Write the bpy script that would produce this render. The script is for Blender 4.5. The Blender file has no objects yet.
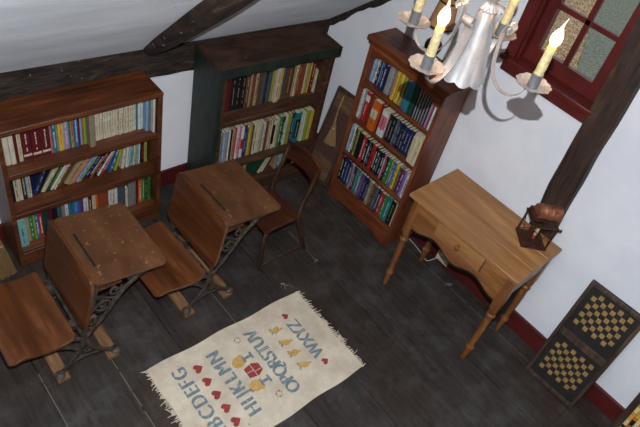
import bpy, math, random
from mathutils import Matrix, Vector, Euler
random.seed(7)
PI = math.pi
R = math.radians
SC = bpy.context.scene
COL = SC.collection

# ------------------------------------------------------------------ camera, world, light, exposure
CAM = Vector((-2.7983, -2.6330, 2.8184))
c_right = Vector((0.74995, -0.63013, 0.20128))
c_up = Vector((0.33526, 0.62438, 0.70552))
c_fwd = Vector((0.57024, 0.46162, -0.67951))
cd = bpy.data.cameras.new('camera'); cam = bpy.data.objects.new('camera', cd); COL.objects.link(cam)
cd.sensor_width = 36; cd.lens = 613.42 / 640 * 36; cd.clip_start = 0.05; cd.clip_end = 100
m3 = Matrix((c_right, c_up, -c_fwd)).transposed()
cam.matrix_world = Matrix.Translation(CAM) @ m3.to_4x4()
SC.camera = cam

world = bpy.data.worlds.new('world'); SC.world = world; world.use_nodes = True
bg = world.node_tree.nodes['Background']
bg.inputs['Color'].default_value = (0.82, 0.86, 0.88, 1); bg.inputs['Strength'].default_value = 1.0

def point_light(name, loc, power, color, radius):
    l = bpy.data.lights.new(name, 'POINT'); l.energy = power; l.color = color; l.shadow_soft_size = radius
    o = bpy.data.objects.new(name, l); o.location = loc; COL.objects.link(o); return o
# the camera's own flash, just above its lens
FLASH = CAM + c_up * 0.118 + c_right * 0.042
point_light('camera_flash', FLASH, 252, (0.95, 0.98, 1.0), 0.004)

SC.view_settings.view_transform = 'Standard'; SC.view_settings.look = 'None'
SC.view_settings.gamma = 1; SC.view_settings.use_curve_mapping = False
SC.view_settings.exposure = 0.1

# ------------------------------------------------------------------ materials
def lin(c):
    return tuple(((v / 255) / 12.92 if v / 255 <= 0.04045 else ((v / 255 + 0.055) / 1.055) ** 2.4) for v in c) + (1,)
def new_mat(name):
    m = bpy.data.materials.new(name); m.use_nodes = True
    return m, m.node_tree, m.node_tree.nodes['Principled BSDF']
def noise_mat(name, c1, c2, scale=8, stretch=(1, 1, 1), rough=0.6, bump=0.15, detail=6, c3=None, metal=0.0, coat=0.0, lo=0.35, hi=0.65, distort=0.0, fine=None, spec=None, bscale=None, drough=0.0):
    """two or three colours mixed by (stretched) noise in the object's own space, with bump"""
    m, nt, p = new_mat(name)
    tc = nt.nodes.new('ShaderNodeTexCoord'); mp = nt.nodes.new('ShaderNodeMapping')
    mp.inputs['Scale'].default_value = stretch
    nt.links.new(tc.outputs['Object'], mp.inputs['Vector'])
    n = nt.nodes.new('ShaderNodeTexNoise'); n.inputs['Scale'].default_value = scale; n.inputs['Detail'].default_value = detail
    n.inputs['Roughness'].default_value = 0.65; n.inputs['Distortion'].default_value = distort
    nt.links.new(mp.outputs[0], n.inputs['Vector'])
    r = nt.nodes.new('ShaderNodeValToRGB'); r.color_ramp.elements[0].position = lo; r.color_ramp.elements[1].position = hi
    r.color_ramp.elements[0].color = lin(c1); r.color_ramp.elements[1].color = lin(c2)
    if c3:
        e = r.color_ramp.elements.new(min(0.97, hi + 0.12)); e.color = lin(c3)
    nt.links.new(n.outputs['Fac'], r.inputs['Fac'])
    out = r.outputs['Color']
    if fine:
        n3 = nt.nodes.new('ShaderNodeTexNoise'); n3.inputs['Scale'].default_value = fine[0]; n3.inputs['Detail'].default_value = 3
        nt.links.new(tc.outputs['Object'], n3.inputs['Vector'])
        r3 = nt.nodes.new('ShaderNodeValToRGB'); r3.color_ramp.elements[0].position = fine[1]; r3.color_ramp.elements[1].position = fine[1] + 0.06
        mx = nt.nodes.new('ShaderNodeMix'); mx.data_type = 'RGBA'
        nt.links.new(n3.outputs['Fac'], r3.inputs['Fac']); nt.links.new(r3.outputs['Color'], mx.inputs['Factor'])
        nt.links.new(out, mx.inputs['A']); mx.inputs['B'].default_value = lin(fine[2]); out = mx.outputs['Result']
    nt.links.new(out, p.inputs['Base Color'])
    p.inputs['Roughness'].default_value = rough; p.inputs['Metallic'].default_value = metal; p.inputs['Diffuse Roughness'].default_value = drough
    p.inputs['Coat Weight'].default_value = coat; p.inputs['Coat Roughness'].default_value = 0.25
    if spec is not None: p.inputs['Specular IOR Level'].default_value = spec
    if bump:
        n2 = nt.nodes.new('ShaderNodeTexNoise'); n2.inputs['Scale'].default_value = bscale or scale * 2.5; n2.inputs['Detail'].default_value = 5
        nt.links.new(mp.outputs[0], n2.inputs['Vector'])
        b = nt.nodes.new('ShaderNodeBump'); b.inputs['Strength'].default_value = bump; b.inputs['Distance'].default_value = 0.01
        nt.links.new(n2.outputs['Fac'], b.inputs['Height']); nt.links.new(b.outputs['Normal'], p.inputs['Normal'])
    return m
DIM = 0.62
def dimc(c, k):
    def g(v):
        l = lin((v, v, v))[0] * k
        return 255 * (12.92 * l if l <= 0.0031308 else 1.055 * l ** (1 / 2.4) - 0.055)
    return tuple(g(v) for v in c)
def wood(name, dark, base, light, axis='x', rough=0.45, scale=4.0, coat=0.0, bump=0.12, fine=None, spec=None, k=None, st=None):
    k = k or DIM; dark = dimc(dark, k * .85); base = dimc(base, k); light = dimc(light, k * 1.1)
    if fine: fine = (fine[0], fine[1], dimc(fine[2], k))
    st = st or {'x': (1, 9, 9), 'y': (9, 1, 9), 'z': (9, 9, 1)}[axis]
    return noise_mat(name, dark, base, scale, st, rough, bump, 8, light, coat=coat, lo=0.3, hi=0.56, distort=0.35, fine=fine, spec=spec)
def plain(name, c, rough=0.5, metal=0.0, emit=None, estr=0, trans=0, coat=0):
    m, nt, p = new_mat(name)
    p.inputs['Base Color'].default_value = lin(c); p.inputs['Roughness'].default_value = rough; p.inputs['Metallic'].default_value = metal
    p.inputs['Transmission Weight'].default_value = trans; p.inputs['Coat Weight'].default_value = coat
    if emit: p.inputs['Emission Color'].default_value = lin(emit); p.inputs['Emission Strength'].default_value = estr
    return m

M = {}
M['plaster'] = noise_mat('white_plaster', (213, 216, 224), (226, 228, 233), 2.2, rough=0.85, bump=0.12, bscale=14, detail=4, drough=.6, fine=(34, 0.77, (150, 150, 155)))
M['ceiling'] = noise_mat('ceiling_plaster', (178, 182, 190), (198, 202, 209), 1.6, stretch=(1, 3, 3), rough=0.9, bump=0.22, bscale=10, detail=4, drough=.45, fine=(26, 0.76, (130, 132, 138)))
M['oldbeam'] = noise_mat('weathered_timber', (22, 16, 13), (62, 48, 39), 5, (1.4, 6, 6), 0.85, 0.9, 9, (122, 108, 96), lo=0.38, hi=0.62, distort=0.6, fine=(30, 0.72, (176, 168, 158)))
M['rafter'] = noise_mat('hewn_rafter', (26, 18, 14), (76, 56, 43), 5, (6, 1.3, 1.3), 0.85, 0.9, 9, (140, 126, 114), lo=0.38, hi=0.64, distort=0.7, fine=(28, 0.68, (190, 184, 176)))
M['post'] = noise_mat('dark_post', (26, 17, 14), (62, 41, 31), 5, (6, 6, 0.9), 0.7, 0.5, 9, (96, 68, 50), lo=0.35, hi=0.6, distort=0.5, fine=(40, 0.76, (150, 135, 120)))
M['red'] = noise_mat('barn_red_paint', (76, 20, 20), (92, 27, 25), 9, rough=0.5, bump=0.12, fine=(60, 0.74, (130, 70, 60)))
M['redwin'] = noise_mat('window_red_paint', (76, 22, 20), (94, 30, 26), 9, rough=0.42, bump=0.12, fine=(50, 0.76, (150, 90, 76)))
M['b1'] = wood('cherry_bookcase_wood', (66, 32, 16), (108, 58, 30), (130, 76, 42), 'x', 0.45, 3.0, 0.12, k=.8)
M['b2in'] = wood('brown_worn_wood', (56, 34, 22), (96, 62, 42), (124, 88, 64), 'x', 0.6, 3.5, fine=(40, 0.74, (146, 118, 92)))
M['b2top'] = noise_mat('scuffed_brown_top', (44, 27, 19), (84, 58, 43), 5, (1, 2.2, 2), 0.6, .2, 9, (112, 86, 68), lo=.36, hi=.66, distort=.5, fine=(34, 0.7, (134, 112, 92)))
M['green'] = noise_mat('dark_green_paint', (22, 34, 28), (40, 53, 42), 7, (3, 3, 1), 0.5, 0.15, fine=(26, 0.68, (78, 58, 42)))
M['b3'] = wood('pine_bookcase_stain', (78, 36, 18), (128, 66, 34), (152, 88, 50), 'x', 0.45, 3.0, 0.1, k=.8)
M['b3z'] = wood('pine_side_stain', (78, 36, 18), (124, 64, 34), (148, 84, 48), 'z', 0.45, 3.0, 0.1, fine=(9, 0.76, (60, 28, 14)), k=1.0)
M['desk'] = wood('school_desk_top', (98, 62, 38), (130, 86, 54), (160, 118, 82), 'y', 0.4, 3.2, 0.15, fine=(46, 0.64, (172, 140, 106)), st=(2.2, 1, 2.2))
M['deskred'] = wood('varnished_desk_board', (82, 44, 22), (124, 72, 38), (146, 92, 54), 'y', 0.3, 2.2, 0.4)
M['groove'] = plain('pencil_groove_dark', (28, 20, 15), 0.8)
M['runner'] = wood('raw_pine_runner', (120, 84, 54), (168, 122, 84), (190, 150, 110), 'y', 0.7, 5)
M['iron'] = noise_mat('black_cast_iron', (44, 39, 35), (92, 80, 70), 30, rough=0.6, bump=0.3, metal=0.3)
M['chair'] = wood('dark_chair_wood', (50, 22, 12), (88, 42, 24), (108, 60, 36), 'y', 0.35, 4, 0.3)
M['chairleg'] = wood('dark_chair_leg', (52, 32, 20), (88, 58, 38), (112, 80, 54), 'z', 0.4, 4, 0.2)
M['pine'] = wood('waxed_pine', (146, 96, 52), (182, 130, 78), (198, 148, 94), 'y', 0.42, 1.5, 0.2, fine=(13, 0.74, (112, 64, 30)), k=.82)
M['pinez'] = wood('waxed_pine_leg', (122, 70, 34), (166, 106, 56), (188, 130, 74), 'z', 0.42, 3, 0.2)
M['pineap'] = wood('waxed_pine_apron', (130, 76, 36), (172, 112, 58), (192, 134, 76), 'y', 0.42, 3, 0.2)
M['copper'] = noise_mat('old_copper', (120, 72, 50), (176, 116, 84), 30, rough=0.5, bump=0.15, metal=0.45)
M['rust'] = noise_mat('rusty_tin', (58, 34, 28), (100, 62, 50), 24, rough=0.55, bump=0.3, metal=0.5)
M['tin'] = noise_mat('bright_tin', (116, 116, 117), (166, 166, 167), 12, (1, 1, .4), 0.45, 0.06, metal=0.55)
M['pan'] = noise_mat('weathered_tin_pan', (100, 99, 98), (132, 131, 129), 30, rough=0.5, bump=0.25, metal=0.35, fine=(60, 0.7, (84, 66, 52)))
M['cup'] = noise_mat('grey_tin_cup', (76, 80, 84), (104, 109, 114), 20, rough=0.4, bump=0.1, metal=0.6)
M['wax'] = noise_mat('ivory_wax', (138, 127, 92), (158, 148, 112), 40, rough=0.5, bump=0.4)
M['waxhot'] = plain('candle_collar_glow', (255, 190, 90), 0.5, emit=(255, 150, 40), estr=0.9)
M['bulb'] = plain('lit_flame_bulb', (255, 240, 210), 0.3, emit=(255, 226, 170), estr=7)
M['tip'] = plain('flame_bulb_tip', (250, 190, 170), 0.3, emit=(255, 160, 120), estr=0.7)
M['shade'] = noise_mat('tan_paper_shade', (170, 122, 78), (186, 138, 92), 20, rough=0.8, bump=0.1)
M['black'] = plain('black_trim', (20, 17, 16), 0.5)
M['darkmetal'] = noise_mat('dark_lamp_metal', (40, 36, 36), (120, 112, 116), 40, rough=0.25, bump=0.3, metal=0.8)
M['straw'] = noise_mat('broom_straw', (104, 78, 44), (152, 122, 76), 60, (6, 6, 1), 0.85, 0.2)
M['twine'] = plain('twine', (190, 160, 110), 0.9)
M['boarddark'] = wood('dark_board_frame', (40, 30, 25), (82, 64, 52), (108, 86, 70), 'z', 0.55, 5, k=.75)
M['boardblack'] = noise_mat('black_board_panel', (26, 24, 24), (40, 36, 33), 14, rough=0.6, fine=(50, 0.72, (74, 62, 48)))
M['boardgold'] = noise_mat('mustard_square', (132, 106, 60), (168, 138, 86), 40, rough=0.7, fine=(90, 0.66, (110, 84, 46)))
M['boardtan'] = wood('tan_board', (104, 76, 50), (142, 108, 76), (160, 126, 92), 'x', 0.6, 5)
M['boardred'] = noise_mat('faded_red_square', (84, 38, 34), (108, 52, 46), 30, rough=0.7)
M['boardgrey'] = noise_mat('grey_green_square', (52, 54, 50), (70, 70, 64), 30, rough=0.7)
M['gold'] = noise_mat('gold_tile', (196, 142, 40), (224, 176, 76), 30, rough=0.5)
M['orange'] = noise_mat('orange_tile', (180, 96, 30), (206, 124, 44), 30, rough=0.5)
M['cream'] = plain('cream_tile', (226, 208, 150), 0.6)
M['outlet'] = plain('ivory_outlet_plastic', (206, 190, 156), 0.4)
M['cord'] = plain('white_cord', (196, 192, 184), 0.5)
M['wire'] = plain('brown_wire', (74, 56, 42), 0.6)
M['litter'] = plain('lint_and_dust', (170, 166, 156), 0.9)
M['rug'] = noise_mat('unbleached_cotton', (192, 178, 158), (220, 208, 188), 7, rough=0.95, bump=0.5, bscale=160, detail=8, fine=(55, 0.72, (136, 104, 74)))
M['fringe'] = plain('cotton_fringe', (206, 194, 174), 0.95)
M['sblue'] = noise_mat('stencil_blue', (98, 114, 122), (128, 142, 146), 60, rough=0.95)
M['sred'] = noise_mat('stencil_red', (136, 48, 48), (158, 66, 62), 60, rough=0.95)
M['syel'] = noise_mat('stencil_ochre', (184, 142, 72), (204, 166, 98), 60, rough=0.95)
M['page'] = plain('paper_pages', (206, 196, 170), 0.9)
M['pageold'] = plain('yellowed_pages', (176, 154, 118), 0.9)
def glass_mat():
    m, nt, p = new_mat('old_window_glass')
    p.inputs['Base Color'].default_value = (0.9, 0.97, 0.93, 1); p.inputs['Roughness'].default_value = 0.0
    p.inputs['Transmission Weight'].default_value = 1.0; p.inputs['IOR'].default_value = 1.45
    return m
M['glass'] = glass_mat()
def floor_mat():
    m, nt, p = new_mat('worn_dark_floorboards')
    tc = nt.nodes.new('ShaderNodeTexCoord'); L = nt.links.new
    at = nt.nodes.new('ShaderNodeAttribute'); at.attribute_name = 'tone'; at.attribute_type = 'GEOMETRY'
    mp = nt.nodes.new('ShaderNodeMapping'); mp.inputs['Scale'].default_value = (9, 0.8, 1); L(tc.outputs['Object'], mp.inputs['Vector'])
    g = nt.nodes.new('ShaderNodeTexNoise'); g.inputs['Scale'].default_value = 5; g.inputs['Detail'].default_value = 9; g.inputs['Roughness'].default_value = 0.7; g.inputs['Distortion'].default_value = 0.4
    L(mp.outputs[0], g.inputs['Vector'])
    w = nt.nodes.new('ShaderNodeTexNoise'); w.inputs['Scale'].default_value = 5.5; w.inputs['Detail'].default_value = 8; w.inputs['Roughness'].default_value = 0.72
    L(tc.outputs['Object'], w.inputs['Vector'])
    r1 = nt.nodes.new('ShaderNodeValToRGB'); r1.color_ramp.elements[0].position = 0.3; r1.color_ramp.elements[1].position = 0.7
    r1.color_ramp.elements[0].color = lin((26, 22, 20)); r1.color_ramp.elements[1].color = lin((66, 59, 55)); L(g.outputs['Fac'], r1.inputs['Fac'])
    r2 = nt.nodes.new('ShaderNodeValToRGB'); r2.color_ramp.elements[0].position = 0.47; r2.color_ramp.elements[1].position = 0.66
    L(w.outputs['Fac'], r2.inputs['Fac'])
    mx = nt.nodes.new('ShaderNodeMix'); mx.data_type = 'RGBA'; L(r1.outputs['Color'], mx.inputs['A']); mx.inputs['B'].default_value = lin((80, 80, 81))
    sc = nt.nodes.new('ShaderNodeMath'); sc.operation = 'MULTIPLY'; sc.inputs[1].default_value = 0.6; L(r2.outputs['Color'], sc.inputs[0]); L(sc.outputs[0], mx.inputs['Factor'])
    w2 = nt.nodes.new('ShaderNodeTexNoise'); w2.inputs['Scale'].default_value = 1.3; w2.inputs['Detail'].default_value = 5; L(tc.outputs['Object'], w2.inputs['Vector'])
    r4 = nt.nodes.new('ShaderNodeValToRGB'); r4.color_ramp.elements[0].position = 0.45; r4.color_ramp.elements[1].position = 0.62; L(w2.outputs['Fac'], r4.inputs['Fac'])
    mb = nt.nodes.new('ShaderNodeMix'); mb.data_type = 'RGBA'; mb.blend_type = 'MULTIPLY'; L(mx.outputs['Result'], mb.inputs['A']); mb.inputs['B'].default_value = (1.0, 0.74, 0.62, 1)
    L(r4.outputs['Color'], mb.inputs['Factor'])
    ml = nt.nodes.new('ShaderNodeMix'); ml.data_type = 'RGBA'; ml.blend_type = 'MULTIPLY'; ml.inputs['Factor'].default_value = 1
    L(mb.outputs['Result'], ml.inputs['A']); L(at.outputs['Color'], ml.inputs['B'])
    sp = nt.nodes.new('ShaderNodeTexNoise'); sp.inputs['Scale'].default_value = 70; sp.inputs['Detail'].default_value = 2; L(tc.outputs['Object'], sp.inputs['Vector'])
    r5 = nt.nodes.new('ShaderNodeValToRGB'); r5.color_ramp.elements[0].position = 0.74; r5.color_ramp.elements[1].position = 0.8; L(sp.outputs['Fac'], r5.inputs['Fac'])
    ms = nt.nodes.new('ShaderNodeMix'); ms.data_type = 'RGBA'; L(r5.outputs['Color'], ms.inputs['Factor']); L(ml.outputs['Result'], ms.inputs['A']); ms.inputs['B'].default_value = lin((128, 120, 110))
    L(ms.outputs['Result'], p.inputs['Base Color'])
    p.inputs['Roughness'].default_value = 0.62; p.inputs['Specular IOR Level'].default_value = 0.35
    b = nt.nodes.new('ShaderNodeBump'); b.inputs['Strength'].default_value = 0.35; b.inputs['Distance'].default_value = 0.01
    L(g.outputs['Fac'], b.inputs['Height']); L(b.outputs['Normal'], p.inputs['Normal'])
    return m
M['floor'] = floor_mat()
M['gap'] = plain('dark_floor_gap', (12, 10, 9), 0.95)
M['subfloor'] = plain('pale_dusty_gap', (118, 108, 96), 0.95)

# ------------------------------------------------------------------ mesh helpers
class MB:
    def __init__(s): s.v = []; s.f = []; s.m = []
    def quadbox(s, lo, hi, T=None, mi=0):
        x0, y0, z0 = lo; x1, y1, z1 = hi; b = len(s.v)
        P = [(x0, y0, z0), (x1, y0, z0), (x1, y1, z0), (x0, y1, z0), (x0, y0, z1), (x1, y0, z1), (x1, y1, z1), (x0, y1, z1)]
        if T is not None: P = [tuple(T @ Vector(p)) for p in P]
        s.v += P
        for f in ((0, 3, 2, 1), (4, 5, 6, 7), (0, 1, 5, 4), (1, 2, 6, 5), (2, 3, 7, 6), (3, 0, 4, 7)):
            s.f.append(tuple(b + i for i in f)); s.m.append(mi)
        return s
    box = quadbox
    def prism(s, pts, axis, lo, hi, T=None, mi=0):
        """2-D outline (counter-clockwise not required) swept along axis"""
        def P(a, b, t): return {'x': (t, a, b), 'y': (a, t, b), 'z': (a, b, t)}[axis]
        n = len(pts); b = len(s.v)
        q = [P(a, c, lo) for a, c in pts] + [P(a, c, hi) for a, c in pts]
        if T is not None: q = [tuple(T @ Vector(p)) for p in q]
        s.v += q
        s.f.append(tuple(b + i for i in range(n))[::-1]); s.m.append(mi)
        s.f.append(tuple(b + n + i for i in range(n))); s.m.append(mi)
        for i in range(n):
            j = (i + 1) % n; s.f.append((b + i, b + j, b + n + j, b + n + i)); s.m.append(mi)
        return s
    def tube(s, path, r, n=8, mi=0, closed=False, flat=None):
        """round tube; r a number or list; flat=(normal vector, factor) squashes it along that normal"""
        P = [Vector(p) for p in path]; k = len(P); rr = r if isinstance(r, (list, tuple)) else [r] * k
        b = len(s.v); prev = None
        for i in range(k):
            if closed: d = P[(i + 1) % k] - P[i - 1]
            else: d = P[min(i + 1, k - 1)] - P[max(i - 1, 0)]
            if d.length < 1e-9: d = Vector((0, 0, 1))
            d.normalize()
            if prev is None:
                u = d.cross(Vector((0, 0, 1)) if abs(d.z) < 0.9 else Vector((1, 0, 0)))
            else: u = prev - d * prev.dot(d)
            u.normalize(); w = d.cross(u); prev = u
            for j in range(n):
                a = 2 * PI * j / n; o = (u * math.cos(a) + w * math.sin(a)) * rr[i]
                if flat: nn = Vector(flat[0]); o = o + nn * (o.dot(nn) * (flat[1] - 1))
                s.v.append(tuple(P[i] + o))
        for i in range(k if closed else k - 1):
            for j in range(n):
                a = b + i * n + j; c = b + i * n + (j + 1) % n; i2 = (i + 1) % k
                d_ = b + i2 * n + (j + 1) % n; e = b + i2 * n + j
                s.f.append((a, c, d_, e)); s.m.append(mi)
        if not closed:
            s.f.append(tuple(b + j for j in range(n))[::-1]); s.m.append(mi)
            s.f.append(tuple(b + (k - 1) * n + j for j in range(n))); s.m.append(mi)
        return s
    def lathe(s, prof, n=20, T=None, mi=0, flute=0, namp=0, cap=True):
        b = len(s.v); k = len(prof)
        for (r, z) in prof:
            for j in range(n):
                a = 2 * PI * j / n
                q = r * (1 + (namp * math.cos(flute * a) if flute else 0))
                p = Vector((q * math.cos(a), q * math.sin(a), z)); s.v.append(tuple(T @ p if T is not None else p))
        for i in range(k - 1):
            for j in range(n):
                s.f.append((b + i * n + j, b + i * n + (j + 1) % n, b + (i + 1) * n + (j + 1) % n, b + (i + 1) * n + j)); s.m.append(mi)
        if cap:
            s.f.append(tuple(b + j for j in range(n))[::-1]); s.m.append(mi)
            s.f.append(tuple(b + (k - 1) * n + j for j in range(n))); s.m.append(mi)
        return s
    def sheet(s, fn, nu, nv, mi=0, thick=None):
        """grid surface fn(u,v); with thick=vector offset it becomes a closed slab"""
        b = len(s.v); offs = [Vector((0, 0, 0))] + ([Vector(thick)] if thick is not None else [])
        for o in offs:
            for i in range(nu + 1):
                for j in range(nv + 1): s.v.append(tuple(Vector(fn(i / nu, j / nv)) + o))
        N = (nu + 1) * (nv + 1); W = nv + 1
        for i in range(nu):
            for j in range(nv):
                q = (b + i * W + j, b + (i + 1) * W + j, b + (i + 1) * W + j + 1, b + i * W + j + 1)
                s.f.append(q); s.m.append(mi)
                if thick is not None: s.f.append(tuple(x + N for x in q)[::-1]); s.m.append(mi)
        if thick is not None:
            ed = [(i, 0) for i in range(nu + 1)] + [(nu, j) for j in range(1, nv + 1)] + [(i, nv) for i in range(nu - 1, -1, -1)] + [(0, j) for j in range(nv - 1, 0, -1)]
            for a in range(len(ed)):
                i, j = ed[a]; k, l = ed[(a + 1) % len(ed)]
                p, q = b + i * W + j, b + k * W + l; s.f.append((p, p + N, q + N, q)); s.m.append(mi)
        return s
    def build(s, name, mats, parent=None, bevel=0, seg=2, smooth=30, matrix=None, subsurf=0):
        me = bpy.data.meshes.new(name); me.from_pydata(s.v, [], s.f)
        if not isinstance(mats, (list, tuple)): mats = [mats]
        for mm in mats: me.materials.append(mm)
        for p, mi in zip(me.polygons, s.m): p.material_index = mi; p.use_smooth = bool(smooth)
        me.update()
        import bmesh
        bm = bmesh.new(); bm.from_mesh(me); bmesh.ops.recalc_face_normals(bm, faces=bm.faces); bm.to_mesh(me); bm.free()
        if smooth: me.set_sharp_from_angle(angle=R(smooth))
        o = bpy.data.objects.new(name, me); COL.objects.link(o)
        if parent is not None: o.parent = parent
        if matrix is not None: o.matrix_world = matrix
        if bevel:
            md = o.modifiers.new('bevel', 'BEVEL'); md.width = bevel; md.segments = seg; md.limit_method = 'ANGLE'; md.angle_limit = R(40)
        if subsurf:
            md = o.modifiers.new('sub', 'SUBSURF'); md.levels = subsurf; md.render_levels = subsurf
        return o
def tag(o, label=None, cat=None, group=None, kind=None):
    if label: o['label'] = label
    if cat: o['category'] = cat
    if group: o['group'] = group
    if kind: o['kind'] = kind
    return o
def thing(name, label, cat, matrix=None, group=None):
    o = bpy.data.objects.new(name, None); COL.objects.link(o); o.empty_display_size = 0.1
    if matrix is not None: o.matrix_world = matrix
    return tag(o, label, cat, group)
def place(x, y, z=0, yaw=0): return Matrix.Translation((x, y, z)) @ Matrix.Rotation(R(yaw), 4, 'Z')
def copy_tree(o, parent=None):
    c = o.copy(); COL.objects.link(c)
    if parent is not None: c.parent = parent
    for ch in list(o.children): copy_tree(ch, c)
    return c
def struct(mb, name, mats, **k): return tag(mb.build(name, mats, **k), kind='structure')
def arc(cx, cz, r, a0, a1, n): return [(cx + r * math.cos(R(a0 + (a1 - a0) * i / n)), cz + r * math.sin(R(a0 + (a1 - a0) * i / n))) for i in range(n + 1)]
def bez(pts, n=24):
    """Catmull-Rom through 2-D or 3-D points"""
    P = [Vector(p) for p in pts]; P = [P[0] * 2 - P[1]] + P + [P[-1] * 2 - P[-2]]; out = []
    segs = len(P) - 3; per = max(2, n // segs)
    for i in range(segs):
        a, b, c, d = P[i:i + 4]
        for k in range(per):
            t = k / per; out.append(0.5 * ((2 * b) + (c - a) * t + (2 * a - 5 * b + 4 * c - d) * t * t + (3 * b - a - 3 * c + d) * t ** 3))
    out.append(P[-2]); return [tuple(p) for p in out]

# ------------------------------------------------------------------ the room
XL, YF = -6.0, -7.0                       # far left wall, wall behind the camera
def ceil_z(x, y): return 0.985 - 0.036 * x - 0.9 * y
RY = -3.1
# floorboards, running away from the camera towards the back wall
seams = [-6.0, -5.7, -5.35, -5.02, -4.7, -4.35, -4.02, -3.7, -3.38, -3.04, -2.72, -2.391, -2.073, -1.755, -1.42, -1.075, -0.726, -0.42, -0.113, 0.0]
mb = MB(); tones = []
cuts = {7: [-1.9], 11: [-2.9], 13: [-2.3], 15: [-3.0], 16: [-1.0], 17: [-2.6]}
for i in range(len(seams) - 1):
    ys = [0.0] + cuts.get(i, []) + [YF]
    for a, b in zip(ys, ys[1:]):
        mb.box((seams[i] + 0.0022, b + 0.0015, -0.03), (seams[i + 1] - 0.0022, a - 0.0015, 0))
        k = random.uniform(0.82, 1.12); tones += [(k, k * random.uniform(.97, 1.0), k * random.uniform(.94, 1.0), 1)] * 6
nb = len(tones)
mb.box((XL, YF, -0.05), (0, 0, -0.032), mi=1); tones += [(1, 1, 1, 1)] * 6
for sx, ya, yb in ((-2.391, -.9, -2.0), (-2.073, -.9, -2.0), (-1.42, -.9, -1.3), (-.726, -.75, -1.0), (-.113, -.5, -1.9), (-.113, -2.0, -2.25)):   # pale dust packed in the gaps
    y = ya
    while y > yb:
        L_ = random.uniform(.02, .14); mb.box((sx - .0018, y - L_, -0.02), (sx + .0018, y, -0.0012), mi=2); tones += [(1, 1, 1, 1)] * 6; y -= L_ + random.uniform(.0, .03)
fl = struct(mb, 'floor', [M['floor'], M['gap'], M['subfloor']], smooth=0, bevel=0.0)
at = fl.data.attributes.new('tone', 'FLOAT_COLOR', 'FACE')
for d, c in zip(at.data, tones): d.color = c

# back knee wall, beam along its top
struct(MB().box((XL - .1, 0, -.05), (0.2, .15, 0.83)), 'wall_back', M['plaster'], smooth=0)
def beam_back():
    m_ = MB(); n = 60
    def f(u, v):
        x = -6 + u * 6
        top = ceil_z(x, 0) + 0.004; bot = 0.80 - 0.036 * x
        w = 0.006 * math.sin(x * 9) + 0.004 * math.sin(x * 23 + 1)
        z = bot + (top - bot) * v + (w * (1 - v))
        return (x, -0.006 + 0.004 * math.sin(x * 13 + v * 5) * math.sin(v * PI), z)
    m_.sheet(f, n, 6, thick=(0, 0.12, 0)); return m_
struct(beam_back(), 'trim_1', M['oldbeam'])
# sloping ceiling, two slopes to a ridge
mc = MB()
def slab(pts, t):
    b = len(mc.v); mc.v += [tuple(p) for p in pts] + [(p[0], p[1], p[2] + t) for p in pts]
    mc.f += [(b, b + 1, b + 2, b + 3), (b + 7, b + 6, b + 5, b + 4), (b, b + 4, b + 5, b + 1), (b + 1, b + 5, b + 6, b + 2), (b + 2, b + 6, b + 7, b + 3), (b + 3, b + 7, b + 4, b)]; mc.m += [0] * 6
slab([(0.2, .15, ceil_z(.2, .15)), (XL - .1, .15, ceil_z(XL - .1, .15)), (XL - .1, RY, ceil_z(XL - .1, RY)), (0.2, RY, ceil_z(.2, RY))], .12)
n0 = len(mc.m)
slab([(0.2, RY, ceil_z(.2, RY)), (XL - .1, RY, ceil_z(XL - .1, RY)), (XL - .1, YF - .1, 1.3), (0.2, YF - .1, 1.0)], .12)
mc.m[n0:] = [1] * 6
M['boards'] = wood('dark_unseen_boards', (40, 28, 20), (70, 50, 36), (90, 66, 48), 'x', 0.8, 3)  # for unseen walls and rear slope, kept dark to cut bounced light
struct(mc, 'ceiling', [M['ceiling'], M['boards']], smooth=0)
# thin pale plaster lip where ceiling meets beam, chipped
# right gable wall with the window opening
WY0, WY1, WZ0, WZ1 = -1.32, -1.80, 1.455, 2.35
w = MB()
w.box((0, WY0, -.05), (.2, .15, 4.2)); w.box((0, YF - .1, -.05), (.2, WY1, 4.2)); w.box((0, WY1, -.05), (.2, WY0, WZ0)); w.box((0, WY1, WZ1), (.2, WY0, 4.2))
struct(w, 'wall_right', M['plaster'], smooth=0)
struct(MB().box((XL - .1, YF - .1, -.05), (XL, .15, 4.3)), 'wall_left', M['boards'], smooth=0)
struct(MB().box((XL, YF - .1, -.05), (0, YF, 1.5)), 'wall_front', M['boards'], smooth=0)
# baseboards
HB = .131
struct(MB().box((XL, -.016, 0), (-.016, 0, HB)), 'baseboard_back', M['red'], bevel=.003)
struct(MB().box((-.016, YF, 0), (0, 0, HB - .004)).box((-.019, YF, HB - .02), (0, 0, HB)), 'baseboard_right', M['red'], bevel=.002)
# dark strip following the slope on the gable wall
n_ = 24
def strip(u, v):
    y = -u * 3.0; z = ceil_z(0, y) - (0.052 + .012 * math.sin(u * 60) + .006 * math.sin(u * 170)) * (1 - v) + .004
    return (-.012 + .003 * math.sin(u * 90 + v * 3), y, z)
struct(MB().sheet(strip, 70, 3, thick=(.014, 0, 0)), 'trim_2', M['oldbeam'])
# hewn rafter crossing the ceiling slope
def rafter():
    path = []; rad = []
    for i in range(41):
        t = i / 40; y = -.03 - t * 2.9
        x = -1.325 - .02 * math.sin(t * 9) - .28 * min(t, .32)
        nrm = Vector((0, -.669, -.743)); p = Vector((x, y, ceil_z(x, y))) + nrm * (.010 + .006 * math.sin(t * 14))
        path.append(p); rad.append(.048 + .036 * min(1, t * 6) + .005 * math.sin(t * 31))
    m_ = MB(); m_.tube(path, rad, 12, flat=((0, -.669, -.743), .72)); return m_
struct(rafter(), 'trim_3', M['rafter'])
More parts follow.
